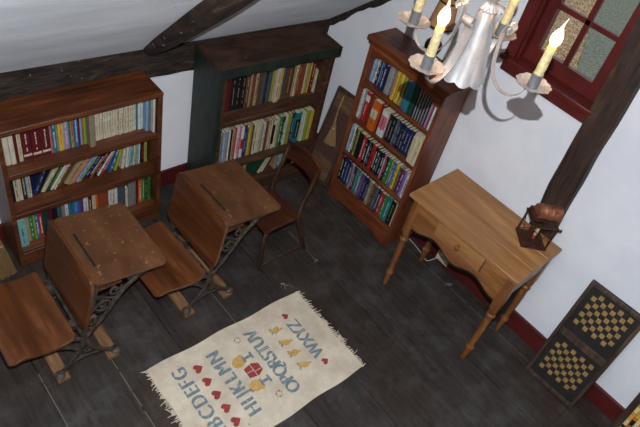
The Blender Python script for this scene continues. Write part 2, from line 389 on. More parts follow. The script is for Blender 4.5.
# dark hand-hewn post on the gable wall, leaning slightly
def post():
    m_ = MB()
    def prof(z):
        s = .054 * (z - 1); wv = .003 * math.sin(z * 7) + .0015 * math.sin(z * 21)
        return (-1.890 + s + wv, .067 + .002 * math.sin(z * 13))
    def f(u, v):
        z = u * 3.2; c, h = prof(z); return (-.052 + .004 * math.sin(z * 17 + v * 4), c + h - 2 * h * v, z)
    m_.sheet(f, 44, 4, thick=(.06, 0, 0)); return m_
struct(post(), 'trim_4', M['post'])

# window
win = bpy.data.objects.new('window_1', None); COL.objects.link(win); win.location = (0, -1.55, 1.455); tag(win, kind='structure')
bpy.context.view_layer.update()
def wpart(mb, name, mat, **k):
    o = mb.build(name, mat, **k); o.parent = win; o.matrix_parent_inverse = win.matrix_world.inverted(); return o
# casing boards
wpart(MB().box((-.028, WY0 - .005, WZ0 - .0), (0.0, WY0 + .055, 2.44)).box((-.028, WY1 - .06, WZ0), (0, WY1 + .005, 2.44)).box((-.028, WY1 - .06, WZ1 - .01), (0, WY0 + .055, 2.44)), 'casing', M['redwin'], bevel=.003)
wpart(MB().box((-.06, WY1 - .015, 1.437), (.09, WY0 + .06, 1.462)), 'sill', M['redwin'], bevel=.004)
wpart(MB().box((-.026, WY1 - .06, 1.372), (0, WY0 + .045, 1.437)), 'apron', M['redwin'], bevel=.003)
wpart(MB().box((0, WY0 - .018, 1.462), (.2, WY0, WZ1)).box((0, WY1, 1.462), (.2, WY1 + .018, WZ1)).box((0, WY1, WZ1 - .018), (.2, WY0, WZ1)), 'jamb', M['redwin'])
fr = MB(); gx0, gx1 = .035, .065
ys = [-1.39, -1.715]; panes = []
fr.box((gx0, -1.39, 1.462), (gx1, WY0 - .018, WZ1 - .018)); fr.box((gx0, WY1 + .018, 1.462), (gx1, -1.715, WZ1 - .018))
fr.box((gx0, -1.715, 1.462), (gx1, -1.39, 1.54)); fr.box((gx0, -1.715, 2.26), (gx1, -1.39, WZ1 - .018))
fr.box((gx0 + .004, -1.567, 1.54), (gx1 - .004, -1.541, 2.26))
zs = [(1.54, 1.752), (1.778, 1.99), (2.016, 2.26)]
for a, b in ((1.752, 1.778), (1.99, 2.016)): fr.box((gx0 + .004, -1.715, a), (gx1 - .004, -1.39, b))
sash = wpart(fr, 'sash', M['redwin'], bevel=.002)
for (za, zb) in zs:
    for (ya, yb) in ((-1.541, -1.39), (-1.715, -1.567)):
        mbp = MB().box((.048, ya, za), (.051, yb, zb)); g = mbp.build('pane', M['glass']); g.parent = sash; g.matrix_parent_inverse = win.matrix_world.inverted()
        # putty line round each pane
        pt = MB(); e = .004
        pt.box((.043, ya, za), (.048, ya + e, zb)).box((.043, yb - e, za), (.048, yb, zb)).box((.043, ya, za), (.048, yb, za + e)).box((.043, ya, zb - e), (.048, yb, zb))
        q = pt.build('putty', M['pageold']); q.parent = sash; q.matrix_parent_inverse = win.matrix_world.inverted()
# what lies outside the window: dry leaf litter by the house, lawn beyond
M['leaf'] = noise_mat('leaf_litter', (70, 50, 36), (190, 160, 120), 26, rough=0.9, bump=0.6, detail=8, c3=(225, 205, 170), lo=.4, hi=.58)
M['grass'] = noise_mat('dull_lawn', (78, 84, 76), (128, 134, 118), 9, (1, 5, 1), rough=0.9, bump=0.6, detail=9, c3=(170, 176, 150), lo=.4, hi=.62)
tag(MB().box((.25, -9, -2.8), (40, 22, -2.6)).build('leaf_litter_ground', M['leaf'], smooth=0), kind='structure')
def lawn():
    m_ = MB(); m_.prism([(6, .3 - .1), (34, 12.86), (34, -6), (6, -6)], 'z', -2.6, -2.57); return m_
tag(lawn().build('lawn', M['grass'], smooth=0), kind='structure')

# ------------------------------------------------------------------ bookcases
B1 = place(-2.212, -.010, 0, 0); B2 = place(-1.058, -.028, 0, -3.0); B3 = place(-.028, -.583, 0, -90)
def bookcase1():
    W, D, H = .843, .236, .924; t = .022
    r = thing('bookcase', 'reddish brown bookcase with a plain slab top, left of the green bookcase', 'bookcase', B1)
    MB().box((0, -D, H - .03), (W, 0, H)).build('top', M['b1'], r, bevel=.007, seg=3)
    for x in (0.003, W - t - .003): MB().box((x, -D + .003, 0), (x + t, 0, H - .03)).build('side_panel', M['b1'], r, bevel=.002)
    MB().box((t, -.01, .02), (W - t, -.002, H - .03)).build('back_panel', M['b1'], r)
    for z, th in ((.656, .028), (.388, .028), (.118, .02)):
        MB().box((t + .003, -D + .006, z - th), (W - t - .003, -.01, z)).build('shelf', M['b1'], r, bevel=.002)
    # plinth with a cut-out bracket profile
    a = [(t + .003, .098), (t + .003, 0), (.10, 0), (.125, .02), (.16, .032), (W / 2, .038), (W - .16, .032), (W - .125, .02), (W - .10, 0), (W - t - .003, 0), (W - t - .003, .098)]
    MB().prism(a, 'y', -D + .004, -D + .02).build('plinth', M['b1'], r, bevel=.002)
    return r
def bookcase2():
    W, D, H = .842, .300, 1.032; t = .03
    r = thing('bookcase', 'old dark green painted bookcase with scuffed brown top in the back corner', 'bookcase', B2)
    o = MB().box((0, -D + .004, H - .026), (W, 0, H)); 
    top = o.build('top', [M['b2top']], r, bevel=.003)
    # green front band under the top, ragged along its lower edge
    pts = [(0, H - .001), (0, H - .064)]
    for i in range(1, 40):
        x = W * i / 40; pts.append((x, H - .058 - .004 * math.sin(i * .9) - random.uniform(0, .003)))
    pts += [(W, H - .062), (W, H - .001)]
    MB().prism(pts, 'y', -D - .001, -D + .014).build('fascia', M['green'], r)
    for x in (0.004, W - t - .020):
        MB().box((x, -D + .018, 0), (x + t, -.001, H - .026)).build('side_panel', [M['green'] if x < .1 else M['b2in']], r, bevel=.003)
    MB().box((t, -.012, .03), (W - t - .016, -.003, H - .026)).build('back_panel', M['b2in'], r)
    for z, th in ((.650, .03), (.300, .028), (.09, .022)):
        MB().box((t + .004, -D + .02, z - th), (W - t - .020, -.012, z)).build('shelf', M['b2in'], r, bevel=.003)
    MB().box((t + .004, -D + .022, 0.0), (W - t - .020, -D + .04, .068)).build('plinth', M['b2in'], r, bevel=.002)
    MB().box((t + .0045, -D + .0185, .09), (t + .022, -D + .024, H - .065)).build('stile', M['b2in'], r)
    return r
def bookcase3():
    W, D, H = .589, .222, 1.225; t = .022
    r = thing('bookcase', 'tall reddish pine bookcase with arched top rail, against the right wall beside the table', 'bookcase', B3)
    MB().box((-.026, -D - .014, H - .022), (W + .026, 0, H)).build('top', M['b3'], r, bevel=.006, seg=3)
    MB().box((-.012, -D - .007, H - .04), (W + .012, 0, H - .022)).build('moulding', M['b3'], r, bevel=.004)
    for x in (0, W - t): MB().box((x, -D, 0), (x + t, 0, H - .04)).build('side_panel', M['b3z'], r, bevel=.002)
    MB().box((t, -.01, .02), (W - t, -.002, H - .04)).build('back_panel', M['b3'], r)
    for z in (.935, .675, .405, .145):
        MB().box((t, -D + .002, z - .022), (W - t, -.01, z)).build('shelf', M['b3'], r, bevel=.002)
    # scalloped rail under the top and the plinth
    pts = [(t, H - .041)]; 
    prof = [(t, .105), (t + .03, .105), (t + .05, .085), (t + .07, .072), (t + .1, .066), (t + .14, .06), (W / 2, .045), (W - t - .14, .06), (W - t - .1, .066), (W - t - .07, .072), (W - t - .05, .085), (W - t - .03, .105), (W - t, .105)]
    pts += [(x, H - .04 - d * .8) for x, d in prof] + [(W - t, H - .041)]
    MB().prism(pts, 'y', -D + .001, -D + .018).build('arched_rail', M['b3'], r, bevel=.001)
    pl = [(t, .123), (t, 0), (.09, 0), (.11, .018), (.14, .026), (W - .14, .026), (W - .11, .018), (W - .09, 0), (W - t, 0), (W - t, .123)]
    MB().prism(pl, 'y', -D + .001, -D + .018).build('plinth', M['b3'], r, bevel=.001)
    return r
bookcase1(); bookcase2(); bookcase3()

# ------------------------------------------------------------------ books
CL = dict(white=(216, 216, 212), cream=(204, 194, 164), ivory=(214, 208, 186), maroon=(92, 24, 34), red=(178, 38, 42), pink=(196, 110, 130), teal=(40, 120, 124), grey=(124, 126, 126),
  yellow=(214, 180, 66), orange=(206, 98, 40), lilac=(160, 140, 186), green=(50, 124, 66), lime=(136, 168, 60), tan=(172, 144, 108), brown=(98, 66, 46), black=(26, 25, 30), navy=(34, 44, 84),
  blue=(60, 104, 164), sky=(132, 170, 204), purple=(92, 60, 118), slate=(72, 84, 94), olive=(150, 146, 70), rust=(138, 70, 44), darkgreen=(26, 66, 50), darkred=(112, 26, 30), silver=(150, 152, 156), aqua=(120, 178, 178), taupe=(148, 132, 112))
NAME = dict(lilac='lilac', sky='pale blue', darkgreen='dark green', darkred='dark red', lime='lime green', aqua='pale aqua', slate='slate grey', rust='rust brown', navy='navy blue', silver='silver grey', taupe='grey-brown', olive='olive')
bm_cache = {}
def bmat(c):
    if c not in bm_cache:
        m = noise_mat('book_cover_' + c, tuple(int(v * .86) for v in CL[c]), CL[c], 18, rough=0.45, bump=0.05, spec=.4)
        bm_cache[c] = m
    return bm_cache[c]
def cvt(c, t, h, d, deco, mark):
    """a book: spine faces -y; x thickness, z height. returns root object (cover) with pages and spine pieces as children"""
    b = min(.0022, t * .16); m_ = MB()
    m_.box((0, 0, 0), (b, d, h)).box((t - b, 0, 0), (t, d, h))
    k = 5; pts = [(t * i / k, -.0028 * math.sin(PI * i / k)) for i in range(k + 1)] + [(t, b + .001), (0, b + .001)]
    m_.prism(pts, 'z', 0, h)
    y0, y1 = -.0036, .0005; mats = [bmat(c)]
    if deco:
        col, bands = deco; mats.append(bmat(col))
        for z0, z1 in bands: m_.box((t * .06, y0, h * z0), (t * .94, y1, h * z1), mi=len(mats) - 1)
    if mark:
        z = h * (.24 if deco else .16); rnd = random.Random(int(t * 1e6) + int(h * 1e4)); mats.append(bmat(mark))
        w0 = min(.0065, t * rnd.uniform(.3, .5))
        while z < h * (.72 if deco else .82):
            L_ = rnd.uniform(.004, .013)
            m_.box((t / 2 - w0 / 2, y0 - .0004, z), (t / 2 + w0 / 2 * rnd.uniform(.3, 1), y1, z + L_), mi=len(mats) - 1); z += L_ + rnd.uniform(.003, .006) + (.02 if rnd.random() < .12 else 0)
    o = m_.build('book', mats, smooth=35)
    old = c in ('maroon', 'brown', 'tan', 'rust', 'darkred')
    MB().box((b, b, .003), (t - b, d - .004, h - .003)).build('pages', M['pageold' if old else 'page'], o, smooth=0)
    return o
ORD = ['', 'second', 'third', 'fourth', 'fifth', 'sixth', 'seventh', 'eighth', 'ninth', 'tenth', 'eleventh', 'twelfth', 'thirteenth', 'fourteenth', 'fifteenth', 'sixteenth']
def row(T, z, x0, x1, yf, entries, where, group, dz=None):
    """entries: (colour, thickness mm, height mm, lean deg, options). Fitted to the width x0..x1."""
    if T is B1 and z > .6: entries = [(e[0], e[1], min(226, e[2] * 1.07)) + tuple(e[3:]) for e in entries]
    if T is B2 and z > .6: entries = [(e[0], e[1], e[2] * 1.1) + tuple(e[3:]) for e in entries]
    E_ = [(e + (0, {}))[:5] if len(e) == 3 else ((e + ({},))[:5] if len(e) == 4 else e) for e in entries]
    def layout(s):
        out = []; x = x0; pl = 0; ph = 0; pt_ = 0
        for c, t, h, ln, op in E_:
            tt, hh = t * s / 1000, h / 1000; a = R(ln); xs = x + op.get('gap', 0)
            if ln == 0:
                if pl > 0: xs = x + max(0, ph * math.sin(pl) - 0)        # resting against this one
                out.append((xs, tt, hh, 0, xs)); x = xs + tt + .0006
            else:
                if pl == 0: xr = xs + tt * math.cos(a) + .0005
                else:
                    xr = x + tt / math.cos(a) + .0006 + op.get('gap', 0)
                    if a < pl: xr = x + tt * math.cos(a) + max(0, ph * math.sin(pl) - ph * math.cos(pl) * math.tan(a)) + .001
                out.append((xr, tt, hh, a, xr)); x = xr
            pl, ph, pt_ = a, hh, tt
        return out, x
    s = 1.0; lo, hi = .3, 2.5
    for _ in range(40):
        s = (lo + hi) / 2
        if layout(s)[1] > x1: hi = s
        else: lo = s
    L_, xe = layout(lo)
    names = [NAME.get(e[0], e[0]) for e in E_]; lab = []
    av = sum(e[1] for e in E_) / len(E_)
    for i, (c, t, h, ln, op) in enumerate(E_):
        size = 'thick' if t > av * 1.45 else ('thin' if t < av * .7 else '')
        kind = op.get('kind', 'book'); lean = 'leaning ' if ln > 12 else ''
        d = f"{size} {lean}{names[i]} {kind}".strip()
        d = op.get('desc', d); lab.append(' '.join(d.split()))
    full = []
    for i, d in enumerate(lab):
        same = [j for j in range(len(lab)) if lab[j] == d]
        if len(same) == 1: full.append(f"{d} on the {where}"); continue
        def nb(j):
            l = names[j - 1] if j else None; r_ = names[j + 1] if j + 1 < len(names) else None
            if l and r_: return f" between {l} and {r_} ones" if l != r_ else f" between two {l} ones"
            return " at the left end" if not l else " at the right end"
        if E_[i][4].get('same'):
            k = same.index(i); full.append(f"{ORD[k] if k else 'leftmost'} {d}, {where}"); continue
        if sum(nb(j) == nb(i) for j in same) == 1: full.append(f"{d}{nb(i)}, {where}")
        else:
            k = same.index(i)
            full.append(f"{'leftmost' if k == 0 else ('rightmost' if k == len(same) - 1 else ORD[k] + ' from left')} {d}, {where}")
    full = [f if len(f.split()) <= 16 else f.replace(' of the ', ', ').replace('the ', '') for f in full]
    for (xr, t, h, a, _), (c, tm, hm, ln, op), lb in zip(L_, E_, full):
        h = h * random.uniform(.985, 1.0)
        dpt = op.get('d', h * .68 if h > .15 else h * .66); dpt = min(dpt, op.get('maxd', .17), (-yf - .02 + min(0, -op.get('y', 0))) if T is not B3 else .2)
        o = cvt(c, t, h, dpt, op.get('deco'), op.get('mark'))
        yy = yf + op.get('y', random.uniform(0, .006))
        if a == 0: loc = Matrix.Translation((xr, yy, z))
        else: loc = Matrix.Translation((xr, yy, z)) @ Matrix.Rotation(a, 4, 'Y') @ Matrix.Translation((-t, 0, 0))
        o.matrix_world = T @ loc
        tag(o, lb, 'book', op.get('group', group))
def D_(col, *b): return (col, b or ((.72, .86),))

mk = lambda c: {'mark': c}
enc = {'deco': ('cream', ((.10, .16), (.84, .90))), 'mark': 'ivory', 'desc': 'maroon reference volume with cream emblems'}
pb = {'same': 1, 'desc': 'thin ivory paperback', 'group': 'uniform ivory paperbacks in the cherry bookcase', 'mark': 'tan'}
row(B1, .656, .026, .811, -.152,
    [('ivory', 17, 200, 0, {'same': 1, 'desc': 'far-left ivory paperback', 'group': 'ivory paperbacks at the shelf end'})] * 3 +
    [('maroon', 12, 200), ('cream', 14, 196, 0, mk('tan'))] + [('maroon', 34, 208, 0, enc)] * 3 +
    [('pink', 7, 196), ('teal', 16, 196, 0, mk('white')), ('silver', 6, 194), ('yellow', 20, 202, 0, mk('orange')), ('lilac', 21, 200, 0, mk('white')), ('green', 6, 192), ('tan', 12, 188, 0, mk('brown')),
     ('blue', 16, 186, 0, mk('white')), ('maroon', 7, 184), ('sky', 9, 184), ('orange', 5, 184), ('lime', 10, 188), ('taupe', 22, 184, 0, {'y': -.035, 'desc': 'worn grey-brown book pulled forward'}), ('aqua', 6, 160, 0, {'y': -.01}), ('ivory', 7, 180, 0, {'desc': 'narrow ivory booklet'})] +
    [('ivory', 10.5, 178, 0, pb)] * 15 + [('white', 10, 182, 0, {'mark': 'silver'}), ('teal', 5, 180), ('white', 22, 186, 0, {'y': -.0, 'mark': 'sky'}), ('sky', 14, 200, 0, {'y': -.03}), ('grey', 8, 203, 0, {'y': -.035}), ('white', 10, 203, 0, {'y': -.055, 'desc': 'tall white book at the right end'})],
    'top shelf of the cherry bookcase', 'books on the top shelf of the cherry bookcase')
row(B1, .388, .026, .809, -.130,
    [('maroon', 12, 190), ('black', 20, 190), ('cream', 16, 186, 0, mk('brown')), ('ivory', 13, 184, 0, mk('tan')), ('black', 16, 188, 0, mk('cream')), ('sky', 6, 180), ('cream', 13, 182, 0, mk('brown')), ('navy', 20, 192, 24, mk('sky')), ('black', 10, 188, 28),
     ('cream', 18, 190, 32, mk('tan')), ('darkgreen', 15, 190, 32, mk('lime')), ('white', 12, 184, 33), ('cream', 10, 184, 33, mk('brown')), ('brown', 18, 186, 34), ('tan', 32, 180, 37, mk('brown')), ('yellow', 6, 184, 37), ('pink', 8, 182, 38), ('sky', 14, 186, 38, mk('navy')), ('lime', 7, 188, 38), ('navy', 20, 190, 38, mk('sky')), ('black', 16, 188, 37, mk('white')),
     ('orange', 5, 184, 37), ('black', 18, 186, 35, mk('silver')), ('white', 10, 188, 33, mk('pink')), ('red', 9, 186, 30, mk('white')), ('blue', 12, 190, 20, mk('white')), ('lime', 14, 180, 16, mk('yellow')), ('ivory', 16, 176, 8, mk('tan')), ('white', 17, 184, 6, mk('silver')), ('aqua', 13, 186, 5, mk('teal')), ('cream', 13, 182, 4, mk('tan')), ('aqua', 8, 178, 3), ('white', 7, 186, 2), ('black', 16, 196, 0, mk('red')), ('tan', 7, 190), ('lime', 9, 196)],
    'middle shelf of the cherry bookcase', 'books on the middle shelf of the cherry bookcase')
row(B1, .118, .028, .809, -.175,
    [('aqua', 34, 196, 0, {'mark': 'navy', 'y': -.02, 'desc': 'wide aqua and white patterned book'}), ('tan', 16, 190), ('green', 14, 196, 0, mk('white')), ('lime', 8, 190), ('blue', 12, 194, 0, mk('white')), ('red', 15, 196, 0, mk('white')), ('darkgreen', 24, 190), ('maroon', 16, 200), ('black', 18, 196), ('slate', 16, 190), ('grey', 14, 186), ('white', 14, 192, 0, mk('grey')), ('teal', 14, 190), ('blue', 30, 196, 0, mk('sky')), ('purple', 16, 190),
     ('white', 20, 190, 0, mk('grey')), ('maroon', 16, 194, 0, mk('cream')), ('cream', 15, 186, 0, mk('tan')), ('orange', 12, 184), ('rust', 42, 190), ('white', 15, 180, 0, mk('silver')), ('ivory', 13, 180, 0, mk('grey')), ('white', 12, 182), ('slate', 34, 200, 0, {'desc': 'broad slate-grey binder'}), ('cream', 12, 150), ('grey', 34, 202, 0, {'desc': 'broad grey binder'}), ('maroon', 12, 196), ('orange', 18, 190, 0, mk('white')), ('green', 13, 194, 0, mk('yellow')), ('darkgreen', 12, 196, 0, mk('lime')), ('green', 14, 198, 0, mk('black'))],
    'bottom shelf of the cherry bookcase', 'books on the bottom shelf of the cherry bookcase')
# green bookcase
row(B2, .650, .054, .791, -.185,
    [('maroon', 26, 238, 0, {'same': 1, 'desc': 'maroon cloth volume', 'group': 'three maroon cloth volumes'})] * 3 + [('black', 26, 236, 0, {'same': 1, 'desc': 'black volume with speckled gold spine', 'mark': 'taupe', 'group': 'black volumes with speckled spines'})] * 3 +
    [('brown', 22, 226, 0, mk('tan')), ('taupe', 14, 220), ('brown', 15, 224, 0, mk('rust')), ('tan', 17, 226, 0, mk('brown')), ('brown', 18, 230), ('slate', 20, 236), ('black', 14, 230, 0, mk('slate')), ('slate', 22, 240), ('olive', 16, 244), ('cream', 26, 240, 0, {'mark': 'red', 'y': -.014, 'desc': 'cream book with red dots down its spine'}), ('orange', 13, 238), ('yellow', 8, 236), ('slate', 16, 238), ('brown', 46, 228, 0, {'mark': 'tan', 'desc': 'broad brown book with tan marks'}), ('tan', 12, 222), ('cream', 15, 226, 0, mk('rust')),
     ('rust', 22, 230, 0, mk('tan')), ('rust', 20, 234), ('cream', 16, 236, 0, mk('tan')), ('olive', 14, 240), ('yellow', 6, 232), ('darkred', 26, 240, 0, mk('cream')), ('cream', 13, 150, 0, {'y': -.01, 'desc': 'short cream book at the right end'})],
    'top shelf of the green bookcase', 'books on the top shelf of the green bookcase')
row(B2, .300, .054, .790, -.232,
    [('red', 9, 190, 0, {'y': -.01}), ('darkred', 7, 200), ('tan', 9, 204), ('grey', 12, 222), ('sky', 12, 232, 0, mk('white')), ('silver', 16, 236, 0, mk('grey')), ('white', 9, 238), ('black', 11, 240), ('tan', 14, 240, 0, mk('red')), ('red', 8, 244), ('white', 14, 246, 0, mk('red')), ('pink', 10, 246), ('white', 17, 240, 0, {'deco': ('red', ((.3, .62),)), 'desc': 'white book with a red block on its spine'}), ('navy', 13, 250, 0, mk('sky')), ('slate', 9, 220), ('yellow', 11, 224), ('olive', 10, 230), ('brown', 9, 232), ('cream', 15, 228, 0, mk('brown')), ('ivory', 10, 224), ('cream', 16, 230, 0, mk('tan')), ('silver', 12, 222), ('ivory', 13, 224, 0, mk('tan')), ('brown', 12, 232),
     ('tan', 16, 234, 0, mk('white')), ('cream', 10, 228), ('black', 15, 232, 0, {'deco': ('cream', ((.0, .16), (.84, 1.0))), 'desc': 'black book with cream bands'}), ('cream', 18, 236, 0, mk('olive')), ('taupe', 8, 230), ('green', 14, 240, 0, mk('white')), ('darkgreen', 13, 238, 0, mk('cream')), ('white', 17, 240, 0, mk('lime')), ('lime', 7, 238), ('olive', 15, 246), ('navy', 14, 250, 0, mk('sky')), ('teal', 30, 252, 0, {'deco': ('black', ((.2, .8),)), 'mark': 'white', 'y': -.015, 'desc': 'large teal and black book standing proud'}), ('aqua', 20, 236), ('ivory', 18, 230, 0, {'y': -.01}), ('lime', 22, 244, 0, {'y': -.012, 'mark': 'olive'}), ('yellow', 20, 240, 0, {'y': -.012, 'mark': 'olive'})],
    'middle shelf of the green bookcase', 'books on the middle shelf of the green bookcase')
row(B2, .09, .056, .782, -.222,
    [('tan', 20, 170), ('brown', 22, 176), ('rust', 18, 166), ('cream', 16, 160), ('navy', 20, 170), ('slate', 24, 170), ('brown', 18, 176), ('darkred', 20, 170), ('tan', 18, 160), ('darkgreen', 22, 172), ('darkgreen', 44, 180, 30, {'desc': 'broad dark green book leaning over', 'd': .16}), ('cream', 14, 188, 27, mk('tan')), ('ivory', 12, 184, 24), ('brown', 7, 180, 20), ('tan', 14, 160), ('blue', 11, 176, 0, mk('white')), ('aqua', 12, 176), ('lime', 9, 172), ('blue', 13, 178, 0, mk('sky')), ('black', 24, 170), ('black', 20, 158, 0, mk('grey')), ('white', 16, 186), ('yellow', 15, 182), ('cream', 20, 180, 0, mk('tan'))],
    'bottom shelf of the green bookcase', 'books on the bottom shelf of the green bookcase')
# pine bookcase
row(B3, .935, .024, .562, -.170,
    [('sky', 22, 196, 0, {'mark': 'white', 'y': -.0}), ('white', 14, 200, 0, mk('navy')), ('navy', 16, 204, 0, mk('white')), ('sky', 8, 190), ('navy', 20, 200, 0, mk('silver')), ('blue', 10, 160, 0, mk('white')), ('navy', 16, 168, 0, {'y': -.02, 'mark': 'white'}), ('purple', 7, 160), ('silver', 34, 190, 0, {'y': -.01, 'desc': 'wide silver-grey volume'}), ('grey', 20, 188), ('yellow', 20, 186, 0, {'mark': 'red', 'y': -.02}), ('olive', 8, 184), ('yellow', 22, 190, 0, {'mark': 'black', 'y': -.02}), ('olive', 20, 188, 0, {'mark': 'darkgreen', 'y': -.02}), ('orange', 6, 180), ('sky', 8, 184), ('blue', 18, 190, 0, {'y': -.03}), ('teal', 26, 198, 0, {'y': -.035, 'desc': 'wide teal book set forward'}), ('darkgreen', 28, 200, 0, {'y': -.03, 'desc': 'wide dark green book'})] +
    sum([[('black', 9, 186, 0, {'y': -.03}), ('silver', 6, 188, 0, {'y': -.03})] for _ in range(6)], []) + [('pink', 8, 188, 0, {'y': -.035}), ('purple', 9, 190, 0, {'y': -.035}), ('white', 9, 192, 0, {'y': -.035}), ('aqua', 6, 190, 0, {'y': -.035})],
    'top shelf of the pine bookcase', 'books on the top shelf of the pine bookcase')
row(B3, .675, .024, .562, -.196,
    [('white', 16, 200, 0, mk('grey')), ('silver', 12, 204, 0, {'mark': 'white', 'y': -.0}), ('red', 26, 206, 0, {'mark': 'white', 'deco': ('white', ((.7, .9),))}), ('brown', 34, 196, 0, {'desc': 'dark brown volume', 'y': .02}), ('orange', 42, 206, 0, {'deco': ('cream', ((.42, .72),)), 'mark': 'black', 'y': -.018, 'desc': 'fat orange book with a cream panel and black emblem'}), ('darkred', 14, 196), ('white', 38, 186, 0, {'deco': ('pink', ((.3, .8),)), 'mark': 'maroon', 'y': -.005, 'desc': 'fat white book with a pinkish picture on its spine'}), ('maroon', 10, 180)] +
    [(c, 17, 184, 0, mk('silver')) for c in ('black', 'black', 'slate', 'navy', 'black', 'navy', 'navy', 'navy')] + [('black', 16, 186, 0, mk('white')), ('cream', 26, 196, 0, {'mark': 'yellow', 'y': -.016}), ('cream', 24, 198, 0, {'mark': 'tan', 'y': -.018})],
    'second shelf of the pine bookcase', 'books on the second shelf of the pine bookcase')
row(B3, .405, .024, .562, -.196,
    [('sky', 14, 206, 0, mk('white')), ('white', 16, 206, 0, mk('navy')), ('darkgreen', 16, 200, 0, mk('cream')), ('olive', 14, 204, 0, mk('black')), ('black', 34, 196, 0, {'desc': 'broad plain black book'}), ('red', 22, 196, 0, mk('white')), ('black', 18, 190, 0, mk('white')), ('slate', 14, 188, 0, mk('white')), ('black', 16, 190, 0, mk('silver')), ('red', 22, 190, 0, mk('black')), ('black', 18, 188, 0, mk('white')), ('darkgreen', 16, 184, 0, mk('white')), ('black', 16, 184, 0, mk('silver')), ('navy', 16, 186, 0, mk('white')), ('pink', 12, 184, 0, mk('white')), ('black', 16, 190, 0, mk('pink')), ('green', 20, 190, 0, mk('white')), ('lime', 12, 188, 0, mk('purple')), ('blue', 22, 190, 0, mk('white')), ('yellow', 18, 186, 0, mk('black')), ('green', 10, 186), ('darkred', 13, 188, 0, mk('pink')), ('purple', 20, 190, 0, mk('white')), ('lilac', 16, 186, 0, mk('purple')), ('white', 20, 182, 0, mk('purple'))],
    'third shelf of the pine bookcase', 'books on the third shelf of the pine bookcase')
row(B3, .145, .024, .562, -.194,
    [('black', 12, 204, 0, mk('white')), ('navy', 20, 204, 0, mk('white')), ('navy', 20, 206, 0, mk('sky')), ('slate', 14, 198, 0, mk('white')), ('lilac', 12, 198, 0, mk('navy')), ('maroon', 14, 196, 0, mk('cream')), ('teal', 22, 200, 0, mk('aqua')), ('grey', 12, 196, 0, mk('white')), ('purple', 20, 196, 0, mk('lilac')), ('navy', 18, 196, 0, mk('silver')), ('navy', 14, 194, 0, mk('lilac')), ('taupe', 22, 192, 0, mk('cream')), ('brown', 14, 192, 0, mk('tan')), ('slate', 22, 190, 0, mk('lilac')), ('navy', 18, 188, 0, mk('white')), ('red', 20, 190, 0, mk('white')), ('green', 18, 196, 0, mk('white')), ('teal', 26, 204, 0, mk('white')), ('black', 26, 200, 0, mk('lime')), ('cream', 14, 196)],
    'bottom shelf of the pine bookcase', 'books on the bottom shelf of the pine bookcase')

# ------------------------------------------------------------------ school desks (seat in front, desk behind, cast-iron sides on wooden runners)
def rounded_board(L0, L1, prof, T=None, rc=.03, n=5):
    """board running in y from L0 to L1; prof = list of (x,z) centre line points; returns slab with rounded plan corners (near the last profile end)"""
    m_ = MB(); P = bez(prof, 14) if len(prof) > 2 else [tuple(Vector(prof[0]).lerp(Vector(prof[1]), i / 10)) for i in range(11)]
    N = len(P)
    s_ = [0]
    for a, b in zip(P, P[1:]): s_.append(s_[-1] + math.dist(a, b))
    tot = s_[-1]
    # resample: dense near ends so corners are round
    ts = [0] + [rc * (1 - math.cos(R(90 * i / n))) / tot for i in range(1, n + 1)] ; ts += [t for t in [i / 10 for i in range(11)] if rc / tot < t < 1 - rc / tot] ; ts += [1 - x for x in ts[n::-1]]
    def at(t):
        d = t * tot
        for i in range(N - 1):
            if d <= s_[i + 1] + 1e-9:
                k = (d - s_[i]) / max(1e-9, s_[i + 1] - s_[i]); a, b = P[i], P[i + 1]
                tg = Vector((b[0] - a[0], b[1] - a[1])).normalized(); return Vector((a[0] + (b[0] - a[0]) * k, a[1] + (b[1] - a[1]) * k)), tg
        a, b = P[-2], P[-1]; return Vector(P[-1]), Vector((b[0] - a[0], b[1] - a[1])).normalized()
    th = .017; b0 = len(m_.v); ring = 0
    for t in ts:
        d = min(t, 1 - t) * tot; ins = 0 if d >= rc else rc - math.sqrt(max(0, rc * rc - (rc - d) ** 2))
        p, tg = at(t); nm = Vector((-tg.y, tg.x))
        for yy, s in ((L0 + ins, 1), (L1 - ins, 1), (L1 - ins, -1), (L0 + ins, -1)):
            q = p + nm * (th / 2 * s); m_.v.append((q.x, yy, q.y))
        ring += 1
    for i in range(ring - 1):
        for j in range(4):
            a = b0 + i * 4 + j; c = b0 + i * 4 + (j + 1) % 4; m_.f.append((a, c, c + 4, a + 4)); m_.m.append(0)
    m_.f.append((b0, b0 + 1, b0 + 2, b0 + 3)); e = b0 + (ring - 1) * 4; m_.f.append((e + 3, e + 2, e + 1, e)); m_.m += [0, 0]
    return m_
def spiral(cx, cz, r0, r1, a0, turns, n=18):
    return [(cx + (r0 + (r1 - r0) * i / n) * math.cos(R(a0 + 360 * turns * i / n)), cz + (r0 + (r1 - r0) * i / n) * math.sin(R(a0 + 360 * turns * i / n))) for i in range(n + 1)]
